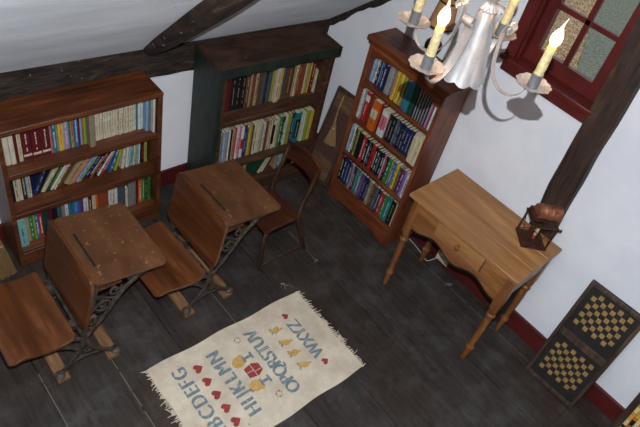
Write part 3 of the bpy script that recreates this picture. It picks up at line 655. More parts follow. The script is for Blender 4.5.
def make_desk():
    """origin on the floor under the foot of the backrest, halfway along the bench; x towards the writing side"""
    r = thing('school_desk', '', 'school desk')
    y0, y1 = -.222, .222
    rounded_board(y0, y1, [(.028, .618), (.374, .578)], rc=.022).build('desktop', M['desk'], r, bevel=.005, seg=3)
    g = MB().box((-.005, -.11, -.0012), (.005, .11, .0012), Matrix.Translation((.072, -.012, .6222)) @ Matrix.Rotation(R(6.2), 4, 'Y'))
    g.build('pencil_groove', M['groove'], r.children[-1], smooth=0)
    rounded_board(y0 - .004, y1 + .004, [(.018, .645), (.004, .55), (-.016, .43), (-.034, .325)], rc=.035).build('backrest', M['deskred'], r, bevel=.005, seg=3)
    rounded_board(y0 - .004, y1 + .004, [(-.075, .312), (-.14, .296), (-.22, .302), (-.30, .326), (-.345, .320), (-.362, .300)], rc=.03).build('seat', M['deskred'], r, bevel=.005, seg=3)
    # book shelf under the top
    MB().box((.03, y0 + .05, .505), (.17, y1 - .05, .515)).build('book_shelf', M['deskred'], r)
    for x in (-.155, .095): MB().box((x - .030, -.222, 0), (x + .030, .30, .026)).build('runner', M['runner'], r, bevel=.003)
    for y in (-.196, .196):
        m_ = MB(); N = (0, 1, 0)
        def rib(pts, rad, flat=.55, n=8):
            q = [(a, y, c) for a, c in pts]; m_.tube(q, rad, n, flat=(N, flat))
        # feet
        rib(bez([(-.165, .034), (-.14, .06), (-.095, .11), (-.055, .17), (-.035, .235)]), .014)
        rib(bez([(.12, .034), (.085, .055), (.035, .10), (-.01, .165), (-.03, .235)]), .014)
        for x, s in ((-.165, -1), (.115, 1)): m_.lathe([(0.001, .026), (.026, .026), (.026, .034), (.012, .044), (.001, .046)], 14, Matrix.Translation((x, y, 0)))
        rib(bez([(-.14, .062), (-.08, .09), (-.02, .095), (.05, .075), (.09, .056)]), .009)
        # main upright and the long bracket curving out to the front edge of the top
        rib(bez([(-.035, .22), (-.02, .33), (.012, .45), (.04, .56), (.045, .596)]), .012)
        rib(bez([(-.03, .235), (.03, .30), (.085, .37), (.13, .44), (.19, .505), (.27, .555), (.33, .566)]), .013)
        rib([(.045, .592), (.14, .580), (.24, .568), (.33, .557)], .011)
        # seat arm
        rib(bez([(-.035, .235), (-.075, .262), (-.14, .282), (-.22, .288), (-.30, .308)]), .012)
        rib(bez([(-.06, .16), (-.09, .20), (-.13, .235), (-.19, .262), (-.24, .285)]), .009)
        # filigree
        rib(spiral(.07, .43, .040, .006, 200, 1.4), .006); rib(spiral(.125, .505, .035, .006, 20, -1.3), .006)
        rib(spiral(.205, .545, .020, .004, 0, 1.3), .005); rib(spiral(.02, .345, .026, .005, 90, 1.3), .006)
        rib(spiral(-.012, .145, .028, .005, 180, 1.3), .006); rib(spiral(-.06, .125, .024, .005, 0, -1.3), .006)
        rib(spiral(-.04, .20, .022, .005, 270, 1.2), .006); rib([(.0, .40), (.07, .47)], .006); rib([(.03, .51), (.12, .45)], .006); rib([(.09, .56), (.16, .49)], .006)
        rib(spiral(-.105, .245, .018, .004, 90, 1.2), .005)
        m_.build('side_frame', M['iron'], r, smooth=50)
    MB().tube([(-.032, -.19, .235), (-.032, .19, .235)], .009, 8).build('cross_rod', M['iron'], r); MB().tube([(.05, -.19, .592), (.05, .19, .592)], .007, 8).build('cross_rod', M['iron'], r)
    # hinge castings under the seat
    for y in (-.12, .12):
        MB().box((-.10, y - .02, .27), (-.045, y + .02, .29)).box((-.075, y - .012, .24), (-.04, y + .012, .275)).build('seat_hinge', M['iron'], r, bevel=.003)
    return r
dk = make_desk(); dk.matrix_world = place(-1.456, -.765, 0, 1.0)
tag(dk, 'school bench desk with iron sides, nearest the small wooden chair', 'school desk', 'school bench desks in a row')
d2 = copy_tree(dk); d2.matrix_world = place(-2.150, -.786, 0, -.8)
tag(d2, 'school bench desk with iron sides, further left, its seat cut by the photo edge')

# ------------------------------------------------------------------ small chair facing the desk
def small_chair():
    r = thing('child_chair', 'small dark wooden chair with a curved back slat, pulled up to the school desk', 'chair', place(0, 0, 0, 0))
    def seat(u, v):
        x = -1.115 + .26 * u; y = -.925 + .285 * v; sh = .012 * (1 - u)
        y = -.782 + (y + .782) * (1 + .06 * (1 - u))
        return (x, y, .362 - .012 * math.sin(PI * u) * math.sin(PI * v))
    MB().sheet(seat, 10, 10, thick=(0, 0, -.018)).build('seat', M['chair'], r, bevel=.005, seg=3)
    for y, s in ((-.912, -1), (-.652, 1)):
        yy = y
        m_ = MB(); m_.tube(bez([(-.735, yy + .0 * s, .004), (-.775, yy, .11), (-.835, yy, .27), (-.856, yy, .37), (-.84, yy, .47), (-.80, yy, .60), (-.782, yy, .675)], 30), .0150, 8, flat=((0, 1, 0), .8)); m_.build('back_leg', M['chairleg'], r, smooth=50)
        m_ = MB(); m_.tube(bez([(-1.085, yy - .006 * s, .004), (-1.09, yy, .12), (-1.095, yy, .25), (-1.085, yy, .312), (-1.05, yy, .336), (-.95, yy, .340), (-.86, yy, .340)], 30), .0155, 8, flat=((0, 1, 0), .8)); m_.build('front_leg', M['chairleg'], r, smooth=50)
        MB().tube([(-1.085, yy, .030), (-.90, yy, .045), (-.748, yy, .035)], .007, 8).build('side_stretcher', M['chairleg'], r)
    MB().tube([(-1.085, -.912, .322), (-1.085, -.652, .322)], .010, 8).build('front_rail', M['chairleg'], r)
    MB().tube([(-.852, -.912, .338), (-.852, -.652, .338)], .010, 8).build('back_rail', M['chairleg'], r)
    def bk(u, v):   # u across, v up
        y = -.925 + .286 * u; c = .022 * math.sin(PI * u); top = .69 + .016 * math.sin(PI * u); bot = .585 + .012 * math.sin(PI * u)
        return (-.803 + .023 * v + c - .012, y, bot + (top - bot) * v)
    MB().sheet(bk, 14, 5, thick=(.013, 0, 0)).build('backrest', M['chair'], r, bevel=.004, seg=3)
small_chair()

# ------------------------------------------------------------------ pine table
TT = Matrix.Translation((-.051, -2.062, 0)) @ Matrix.Rotation(R(1.768), 4, 'Z')
def table():
    r = thing('writing_table', 'pine writing table with turned legs, one drawer and a scalloped apron', 'table', TT)
    W, Dp = .737, .43                                  # along y, along -x
    t = MB()
    for a, b in ((-.43, -.285), (-.285, -.14), (-.14, 0)): t.box((a + .0004, 0, .718), (b - .0004, W, .74))
    t.build('tabletop', M['pine'], r, bevel=.0025)
    lx = (-.399, -.046); ly = (.036, .676)
    prof = [(.011, 0), (.013, .004), (.016, .03), (.0185, .07), (.021, .10), (.0245, .113), (.0275, .122), (.0245, .131), (.018, .138), (.0165, .15), (.0185, .19), (.0205, .27), (.0215, .34), (.020, .385), (.0175, .40), (.025, .410), (.0265, .417), (.025, .424), (.0175, .432), (.018, .44), (.024, .452), (.0245, .462), (.0235, .475)]
    for x in lx:
        for y in ly:
            m_ = MB().lathe(prof, 18, Matrix.Translation((x, y, 0))); m_.box((x - .0245, y - .0245, .475), (x + .0245, y + .0245, .718))
            m_.build('leg', M['pinez'], r, bevel=.0015, smooth=40)
    # front apron: wavy lower edge, opening for the drawer front
    def wave(y):
        u = (y - ly[0]) / (ly[1] - ly[0]); s = abs(2 * u - 1)
        return .532 + .045 * (0.5 - .5 * math.cos(2 * PI * min(1, s * 1.15))) * (1 if s < .87 else 1) - (.05 if s > .93 else 0) * (s - .93) / .07
    ys_ = [ly[0] + .02 + (ly[1] - ly[0] - .04) * i / 40 for i in range(41)]
    pts = [(y, wave(y)) for y in ys_] + [(ys_[-1], .718), (ys_[0], .718)]
    # prism along x: pts are (y,z)
    MB().prism(pts, 'x', lx[0] - .020, lx[0] - .004).build('front_apron', M['pineap'], r)
    edge = MB()
    for a, b in zip(ys_, ys_[1:]):
        edge.prism([(a, wave(a) - .009), (b, wave(b) - .009), (b, wave(b) + .002), (a, wave(a) + .002)], 'x', lx[0] - .0215, lx[0] - .0035)
    tag(edge.build('apron_edging', M['black'], r), 'thin black painted edge')
    pd = ly[0] + .165, ly[1] - .165
    tag(MB().box((lx[0] - .0212, pd[0] - .003, .619), (lx[0] - .0195, pd[1] + .003, .7125)).build('drawer_gap_shade', M['groove'], r), 'dark plate painted as the shade round the drawer front')  # flat dark plate standing in for the shade between drawer and apron
    dr = MB().box((lx[0] - .030, pd[0], .622), (lx[0] - .006, pd[1], .710)).build('drawer', M['pine'], r, bevel=.002)
    MB().lathe([(.008, 0), (.0075, .008), (.0135, .014), (.015, .020), (.011, .026), (.001, .0275)], 18, Matrix.Translation((lx[0] - .030, (pd[0] + pd[1]) / 2, .668)) @ Matrix.Rotation(R(-90), 4, 'Y')).build('knob', M['pinez'], dr, smooth=50)
    MB().box((lx[0], ly[0] - .021, .60), (lx[1], ly[0] - .008, .718)).build('side_apron', M['pineap'], r)
    MB().box((lx[0], ly[1] + .008, .60), (lx[1], ly[1] + .021, .718)).build('side_apron', M['pineap'], r)
    MB().box((lx[1] + .004, ly[0] + .02, .60), (lx[1] + .018, ly[1] - .02, .718)).build('back_apron', M['pineap'], r)
table()

# ------------------------------------------------------------------ copper lantern on the table
def lantern():
    A = Vector((-.256, -1.928)); Bp = Vector((-.156, -2.017)); e = (Bp - A).normalized(); yaw = math.degrees(math.atan2(e.y, e.x))
    T = place(A.x, A.y, .7405, yaw); s = .132; H = .155
    r = thing('candle_lantern', 'old rusty copper barn lantern with a round drum top, standing on the pine table', 'lantern', T)
    MB().box((-.003, -.003, 0), (s + .003, s + .003, .006)).build('base', M['rust'], r, bevel=.001)
    fr_ = MB()
    for x in (.004, s - .004):
        for y in (.004, s - .004): fr_.box((x - .004, y - .004, .005), (x + .004, y + .004, H))
    fr_.box((-.006, -.004, H - .005), (s + .006, .004, H + .003)).box((-.006, s - .004, H - .005), (s + .006, s + .004, H + .003)).box((-.004, 0, H - .004), (.004, s, H + .003)).box((s - .004, 0, H - .004), (s + .004, s, H + .003))
    fr_.tube([(-.012, -.003, H), (s + .012, -.003, H)], .004, 8)
    for sx in (-.012, s + .012): fr_.lathe([(.001, -.006), (.006, -.006), (.006, .006), (.001, .006)], 10, Matrix.Translation((sx, -.003, H)))
    fr_.build('frame', M['rust'], r)
    g = MB()
    for a, b in (((.0, .01), (s, H - .01)), ((s, .01), (0, H - .01))):
        g.tube([(a[0], -.003, a[1]), (b[0], -.003, b[1])], .002, 6); g.tube([(s + .003, a[0], a[1]), (s + .003, b[0], b[1])], .002, 6); g.tube([(-.003, a[0], a[1]), (-.003, b[0], b[1])], .002, 6)
    g.build('wire_guard', M['rust'], r)
    MB().box((.002, .006, .006), (.005, s * .22, H - .004)).build('side_plate', M['rust'], r)
    # gable roof block + horizontal drum
    MB().prism([(.0, H + .002), (s * .5, H + .002), (s * .5, H + .03), (.0, H + .03)], 'y', .035, s - .004).build('roof', M['rust'], r, bevel=.003)
    Td = Matrix.Translation((s * .20, s * .56, H + .044)) @ Matrix.Scale(1.02, 4) @ Matrix.Rotation(R(90), 4, 'Y')
    dm = MB(); dm.lathe([(.001, -.012), (.0385, -.012), (.0385, .0), (.0385, .022), (.0398, .024), (.0385, .026), (.0385, .058), (.0398, .060), (.0385, .062), (.0385, .096), (.041, .098), (.041, .106), (.032, .108), (.001, .108)], 28, Td)
    dm.build('drum', M['copper'], r, smooth=50)
    ring = [(s * .78 + .024 * math.cos(R(a)), s * .5, H + .078 + .024 * math.sin(R(a))) for a in range(0, 360, 20)]
    MB().tube(ring, .0032, 8, closed=True).build('ring_handle', M['rust'], r, smooth=50)
    ca = MB().lathe([(.016, .006), (.018, .012), (.010, .014), (.010, .03)], 16, Matrix.Translation((s * .5, s * .42, 0))).build('candle_holder', M['rust'], r, smooth=50)
    tag(MB().lathe([(.0088, .03), (.0088, .052)], 16, Matrix.Translation((s * .5, s * .42, 0))).build('candle_socket', M['sred'], r, smooth=50), 'red band under the candle')
    tag(MB().lathe([(.0082, .052), (.0082, .10), (.006, .104), (.001, .105)], 16, Matrix.Translation((s * .5, s * .42, 0))).build('candle', M['outlet'], r, smooth=50), 'short white candle')
lantern()

# ------------------------------------------------------------------ small lamp on the pine bookcase
def lamp():
    r = thing('table_lamp', 'small lamp with a black-trimmed tan paper shade on top of the pine bookcase', 'lamp', place(-.118, -.905, 1.2255))
    MB().lathe([(.001, 0), (.045, 0), (.047, .006), (.036, .014), (.016, .02), (.014, .034), (.026, .045), (.042, .066), (.047, .088), (.042, .11), (.026, .128), (.013, .138), (.010, .15), (.012, .158), (.012, .175)], 26, flute=13, namp=.05).build('base', M['darkmetal'], r, smooth=60)
    MB().tube([(0, 0, .17), (0, 0, .30)], .004, 8).build('stem', M['darkmetal'], r)
    n = 36; p = MB(); z0, z1, r0, r1 = .212, .345, .070, .05
    p.lathe([(r0, z0), (r1, z1), (r1 - .002, z1), (r0 - .002, z0), (r0, z0)], n, cap=False)
    sh = p.build('lamp_shade', M['shade'], r, smooth=60)
    for z, q in ((z0, r0), (z1, r1)):
        MB().lathe([(q + .0012, z - .003), (q + .0012, z + .005), (q - .003, z + .005), (q - .003, z - .003), (q + .0012, z - .003)], n, cap=False).build('shade_trim', M['black'], sh, smooth=60)
    sp = MB()
    for a in (0, 120, 240): sp.tube([(0, 0, .29), (.05 * math.cos(R(a)), .05 * math.sin(R(a)), .305)], .0015, 6)
    sp.build('shade_spider', M['darkmetal'], r)
lamp()

# ------------------------------------------------------------------ checkered boards leaning on the walls
def lean_matrix(bl, up, right):
    """board-local frame: x to the right seen from the room, z up the board, y out of its back"""
    x = Vector(right).normalized(); z = Vector(up); z = (z - x * z.dot(x)).normalized(); y = z.cross(x)
    m = Matrix((x, y, z)).transposed().to_4x4(); return Matrix.Translation(bl) @ m
def game_board():
    bl = Vector((-.168, -2.300, .002)); T = lean_matrix(bl, (.140, .030, .69), (0, -.69, .030)); W, H = .318, .705
    r = thing('checkered_board', 'dark board with two mustard checker panels, leaning on the wall right of the table', 'game board', T)
    MB().box((0, .001, 0), (W, .014, H)).build('backing', M['boardblack'], r, bevel=.001)
    f = MB(); b = .020
    f.box((0, -.012, 0), (b, .001, H)).box((W - b, -.012, 0), (W, .001, H)).box((b, -.012, 0), (W - b, .001, b + .004)).box((b, -.012, H - b - .004), (W - b, .001, H)).box((b, -.010, H * .475), (W - b, .001, H * .475 + .045))
    f.build('frame', M['boarddark'], r, bevel=.003)
    for z0 in (.075, .075 + H * .51):
        c = MB(); n = 8; s = (W - 2 * b - .052) / n; sz = .0285; x0 = b + .026
        for i in range(n):
            for j in range(n):
                if (i + j) % 2 == 0: c.box((x0 + i * s + .002, -.0012, z0 + j * sz + .001), (x0 + (i + 1) * s - .002, .0012, z0 + (j + 1) * sz - .001))
        c.build('checker_panel', M['boardgold'], r, smooth=0)
game_board()
def corner_board():
    bl = Vector((-.232, -.300, .003)); T = lean_matrix(bl, (.190, .04, .62), (0, -.62, .04)); W, H = .235, .662
    r = thing('checkered_board', 'framed red and grey checkerboard with tan ends leaning in the corner between two bookcases', 'game board', T)
    MB().box((0, 0, 0), (W, .010, H)).build('backing', M['boardtan'], r, bevel=.001)
    f = MB(); b = .014
    f.box((0, -.014, 0), (b, 0, H)).box((W - b, -.014, 0), (W, 0, H)).box((b, -.014, 0), (W - b, 0, b)).box((b, -.014, H - .022), (W - b, 0, H))
    f.build('frame', M['boarddark'], r, bevel=.003)
    c = MB(); n = 6; s = (W - 2 * b) / n; z0 = .17
    for i in range(n):
        for j in range(10): c.box((b + i * s, -.0014, z0 + j * .0355), (b + (i + 1) * s, .0005, z0 + (j + 1) * .0355), mi=(i + j) % 2)
    c.build('checker_panel', [M['boardred'], M['boardgrey']], r, smooth=0)
    return T
TB = corner_board()
def bristles(mb, w0, w1, L_, th, n, seed=1):
    rnd = random.Random(seed)
    for i in range(n):
        u = rnd.uniform(-1, 1); v = rnd.uniform(-1, 1); a = (u * w0, v * th * .5, 0); l = L_ * rnd.uniform(.9, 1.0) * (1 - .05 * u * u)
        b = (u * w1, v * th, -l); c = tuple((a[k] * .45 + b[k] * .55) + (rnd.uniform(-.0015, .0015)) for k in range(3)); c = (c[0] * 1.02, c[1], c[2])
        mb.tube([a, c, b], [.0022, .0026, .0014], 4)
    return mb
def hang_broom():
    T = TB @ Matrix.Translation((.118, -.034, .425)) @ Matrix.Rotation(R(-11), 4, 'Y')
    r = thing('whisk_broom', 'little straw whisk broom hanging on the red and grey checkerboard', 'broom', T)
    MB().tube([(-.004, 0, -.02), (-.003, 0, .06), (0, 0, .12)], [.013, .008, .006], 10).build('handle', M['straw'], r, smooth=50)
    tag(bristles(MB(), .010, .050, .15, .012, 170, 3).build('bristles', M['straw'], r), kind='stuff')
    b = MB(); b.tube([(0, .0, .115), (.004, .012, .16), (.001, .019, .205)], .0016, 6).tube([(0, .0, .115), (-.006, .012, .16), (.001, .019, .205)], .0016, 6)
    b.build('hanging_loop', M['twine'], r)
    MB().lathe([(.0145, -.028), (.0155, -.024), (.0145, -.02)], 12).build('binding', M['twine'], r)
hang_broom()
def floor_broom():
    T = place(-2.305, -.235, .292, 0) @ Matrix.Rotation(R(-7), 4, 'X') @ Matrix.Rotation(R(2), 4, 'Y') @ Matrix.Rotation(R(0), 4, 'Z')
    r = thing('straw_broom', 'pale straw broom standing on the floor left of the cherry bookcase', 'broom', T)
    tag(bristles(MB(), .018, .070, .292, .014, 380, 5).build('bristles', M['straw'], r), kind='stuff')
    MB().tube([(0, 0, -.02), (0, 0, .1), (0, 0, .62)], [.016, .012, .011], 10).build('handle', M['chairleg'], r, smooth=50)
    MB().box((-.030, -.012, -.07), (.030, .012, -.064)).build('binding', M['twine'], r)
floor_broom()
def tile_board():
    bl = Vector((-.105, -2.815, .003)); T = lean_matrix(bl, (.075, .05, .62), (0, -.62, .05)); W, H = .34, .62
    r = thing('mosaic_board', 'black framed board of gold and orange tile pattern at the lower right edge', 'board', T)
    MB().box((0, 0, 0), (W, .012, H)).build('backing', M['boardblack'], r, bevel=.001)
    f = MB(); b = .034
    f.box((0, -.014, 0), (b, 0, H)).box((W - b, -.014, 0), (W, 0, H)).box((b, -.014, 0), (W - b, 0, b)).box((b, -.014, H - b), (W - b, 0, H))
    f.build('frame', M['boarddark'], r, bevel=.003)
    c = MB(); rnd = random.Random(4); nx, nz = 13, 26; sx, sz = (W - 2 * b) / nx, (H - 2 * b) / nz
    for i in range(nx):
        for j in range(nz):
            k = rnd.choice([0, 0, 1, 2, 2, 3]) if (i // 2 + j // 3) % 3 else rnd.choice([2, 2, 0])
            c.box((b + i * sx + .001, -.0016, b + j * sz + .001), (b + (i + 1) * sx - .001, .0005, b + (j + 1) * sz - .001), mi=k)
    c.build('tile_panel', [M['gold'], M['orange'], M['cream'], M['black']], r, smooth=0)
tile_board()

# ------------------------------------------------------------------ outlet, cord, loose wire, lint
def outlet():
    o = MB().box((-.022, -1.525, .024), (-.0165, -1.425, .094)).build('wall_outlet', M['outlet'], bevel=.002)
    tag(o, 'ivory wall outlet low on the red baseboard behind the table', 'outlet')
    for y in (-1.497, -1.453): MB().box((-.0245, y - .014, .042), (-.022, y + .014, .076)).build('socket', M['page'], o, bevel=.002)
    p = MB().box((-.042, -1.466, .050), (-.0245, -1.440, .070)).build('power_plug', M['cord'], bevel=.003)
    tag(p, 'white plug pushed into the ivory wall outlet', 'plug')
    c = MB().tube(bez([(-.042, -1.453, .060), (-.07, -1.44, .045), (-.085, -1.41, .010), (-.065, -1.35, .004), (-.05, -1.28, .004), (-.04, -1.20, .004), (-.045, -1.19, .004)], 40), .0028, 8).build('cord', M['cord'], p, smooth=60)
outlet()
def wires():
    rnd = random.Random(11)
    for k, (pts, lb) in enumerate((([(-.235, -1.668, .003), (-.27, -1.70, .003), (-.305, -1.735, .004), (-.315, -1.80, .006), (-.30, -1.87, .003), (-.24, -1.89, .004), (-.20, -1.90, .003)], 'thin brown wire curling across the boards under the table'),
                                   ([(-.33, -1.77, .003), (-.29, -1.79, .006), (-.27, -1.85, .009), (-.31, -1.885, .006), (-.345, -1.84, .003), (-.33, -1.79, .005), (-.28, -1.775, .010), (-.25, -1.82, .008), (-.29, -1.86, .012), (-.32, -1.82, .010)], 'tangled loop of thin brown wire on the floorboards under the table'))):
        o = MB().tube(bez(pts, 60), .0022, 6).build('loose_wire', M['wire'], smooth=60); tag(o, lb, 'wire', 'loose wires under the table')
wires()
def lint(x, y, s, n, lb, seed):
    rnd = random.Random(seed); m_ = MB()
    for i in range(n):
        a = (x + rnd.gauss(0, s), y + rnd.gauss(0, s), .0015 + rnd.random() * .002)
        m_.tube([a, (a[0] + rnd.uniform(-s, s), a[1] + rnd.uniform(-s, s), .0015 + rnd.random() * .004), (a[0] + rnd.uniform(-s, s) * 1.5, a[1] + rnd.uniform(-s, s) * 1.5, .0015)], .0007, 4)
    tag(m_.build('lint', M['litter']), lb, 'lint', None, 'stuff')
lint(-.095, -1.625, .010, 12, 'wisp of pale lint on the floor under the table', 2)
lint(-1.02, -1.09, .012, 14, 'loose white threads on the floor beyond the rug corner', 3)
lint(-.73, -1.03, .008, 8, 'tiny white scrap on the boards right of the small chair', 5)

# ------------------------------------------------------------------ stenciled alphabet rug
def rug():
    x0, x1, y0, y1 = -1.962, -.992, -1.757, -1.158
    r = thing('alphabet_rug', 'cream cotton rug stenciled with a blue alphabet, red hearts and ochre figures', 'rug', place(0, 0, 0))
    m_ = MB()
    def hgt(x, y): return .0045 + .0007 * math.sin(x * 21 + y * 9) + .0006 * math.sin(y * 33 - x * 5)
    def f(u, v):
        x = x0 + (x1 - x0) * u; y = y0 + (y1 - y0) * v
        if v in (0, 1): y += .004 * math.sin(u * 17) * (1 if v else -1)
        if u in (0, 1): x += .003 * math.sin(v * 14)
        return (x, y, hgt(x, y))
    m_.sheet(f, 64, 40, thick=(0, 0, -.0035))
    # flat stencil shapes laid into the weave
    top = .0066
    def poly(pts, mi, h=.0): m_.prism(pts, 'z', .003, top + h, mi=mi)
    def to(cx, cy, ang=0, s=1):
        ca, sa = math.cos(R(ang)), math.sin(R(ang))
        return lambda p: (cx + s * (p[0] * ca - p[1] * sa), cy + s * (p[0] * sa + p[1] * ca))
    def glyph(ch):
        cu = bpy.data.curves.new('t', 'FONT'); cu.body = ch; cu.size = 1; cu.resolution_u = 4
        t_ = bpy.data.objects.new('t', cu); COL.objects.link(t_); dg = bpy.context.evaluated_depsgraph_get(); dg.update()
        me = bpy.data.meshes.new_from_object(t_.evaluated_get(dg))
        V = [(v.co.x, v.co.y) for v in me.vertices]; Fc = [tuple(p.vertices) for p in me.polygons]
        bpy.data.objects.remove(t_); bpy.data.curves.remove(cu); bpy.data.meshes.remove(me)
        x0_ = min(v[0] for v in V); x1_ = max(v[0] for v in V)
        return [((v[0] - (x0_ + x1_) / 2), v[1]) for v in V], Fc, x1_ - x0_
    # text x (reading) -> +y in the room, text up -> -x
    def word(txt, cx, ya, yb, size=.075):
        k = size / .70; G = [glyph(c) for c in txt]; fat = .04; nar = .82
        W_ = [(g[2] * nar + 2 * fat) * k for g in G]; gap = ((yb - ya) - sum(W_)) / (len(txt) - 1); y = ya
        for ch, (V, Fc, _), w in zip(txt, G, W_):
            cy = y + w / 2; y += w + gap
            for n_, sh in enumerate((-fat, 0, fat)):
                b_ = len(m_.v)
                for vx, vy in V: m_.v.append((cx - (vy - .35) * k, cy + (vx * nar + sh) * k, top + .00012 * n_))
                for f_ in Fc: m_.f.append(tuple(b_ + i for i in f_)); m_.m.append(1)
            # stencil bridge: a slim unpainted bar through the letter
            if ch not in 'IL': m_.box((cx - size * .62, cy - .0013, top + .0003), (cx + size * .62, cy + .0013, top + .0006), mi=0)
            else: m_.box((cx - .0015, cy - .016, top + .0003), (cx + .0015, cy + .016, top + .0006), mi=0)
    for txt, cx, ya, yb in (('ABCDEFG', -1.838, -1.685, -1.236), ('HIJKLMN', -1.641, -1.655, -1.248), ('OPQRSTUV', -1.397, -1.672, -1.236), ('WXYZ', -1.155, -1.580, -1.312)): word(txt, cx, ya, yb)
    heart = [(0, -.5), (.28, -.22), (.5, .05), (.5, .28), (.36, .45), (.16, .45), (0, .28), (-.16, .45), (-.36, .45), (-.5, .28), (-.5, .05), (-.28, -.22)]
    for cx, cy, s in [(-1.743, y, .050) for y in (-1.29, -1.376, -1.462, -1.548, -1.632)] + [(-1.157, -1.268, .038), (-1.150, -1.616, .038)]:
        t = to(cx, cy, 90, s); poly([t(p) for p in heart], 2)
    def ell(cx, cy, a, b, ang, mi, n=18, h=0):
        t = to(cx, cy, ang); poly([t((a * math.cos(2 * PI * i / n), b * math.sin(2 * PI * i / n))) for i in range(n)], mi, h)
    # little ochre birds with blue-grey leaves
    for cy, k in ((-1.316, 1), (-1.407, 0), (-1.484, 1), (-1.570, 0)):
        ell(-1.262, cy, .026, .018, 20 if k else -20, 3); ell(-1.288, cy + .012, .011, .010, 0, 3, h=.0001)
        t = to(-1.250, cy - .014, 30); poly([t(p) for p in ((0, 0), (.03, -.012), (.026, .004))], 3, .0002)
        ell(-1.292, cy - .006, .012, .004, 50, 1, 10, .0003); ell(-1.287, cy + .022, .009, .003, -30, 1, 10, .0003)
    # centre: ochre round figures, blue spools, red pot, little wreaths
    for cy, s in ((-1.370, 1), (-1.531, -1)):
        ell(-1.548, cy, .040, .031, 10 * s, 3); ell(-1.526, cy + .022 * s, .012, .015, 0, 3, h=.0001)
        for dx in (-.024, .024): poly([(-1.493 + dx - .006, cy - .021), (-1.493 + dx + .006, cy - .021), (-1.493 + dx + .006, cy + .021), (-1.493 + dx - .006, cy + .021)], 1, .0002)
        poly([(-1.516, cy - .008), (-1.470, cy - .008), (-1.470, cy + .008), (-1.516, cy + .008)], 1, .0003)
    poly([(-1.552, -1.480), (-1.552, -1.420), (-1.50, -1.410), (-1.466, -1.428), (-1.466, -1.472), (-1.50, -1.490)], 2)
    m_.box((-1.512, -1.489, top), (-1.509, -1.411, top + .0004), mi=0); m_.box((-1.55, -1.4515, top), (-1.51, -1.4485, top + .0004), mi=0); m_.box((-1.505, -1.462, top), (-1.47, -1.459, top + .0004), mi=0)
    for cy in (-1.256, -1.632):
        for i in range(7):
            a = 2 * PI * i / 7; ell(-1.479 + .016 * math.cos(a), cy + .016 * math.sin(a), .0065, .004, math.degrees(a) + 60, 1 if i % 2 else 3, 8, .0001)
    m_.build('rug_field', [M['rug'], M['sblue'], M['sred'], M['syel']], r, smooth=0)
    rnd = random.Random(9)
    for xe, s, nm in ((x0, -1, 'fringe'), (x1, 1, 'fringe')):
        fb = MB(); y = y0
        while y < y1:
            L_ = rnd.uniform(.008, .024) * (1.9 if rnd.random() < .08 else 1); dy = rnd.uniform(-.012, .012)
            fb.tube([(xe - s * .004, y, .003), (xe + s * L_ * .6, y + dy * .4, .0045), (xe + s * L_, y + dy, .0022)], [.0026, .002, .0014], 5); y += rnd.uniform(.004, .009)
        for cy, n in ((rnd.choice([-1.55]), 10), (-1.42, 4)):
            for i in range(n):
                p = [(xe + s * (.004 + .035 * rnd.random() * k / 3), cy + .03 * rnd.uniform(-1, 1) * k / 2, .003 + .003 * rnd.random()) for k in range(4)]
                fb.tube(bez(p, 12), .0012, 5)
        tag(fb.build(nm, M['fringe'], r), kind='stuff')
rug()

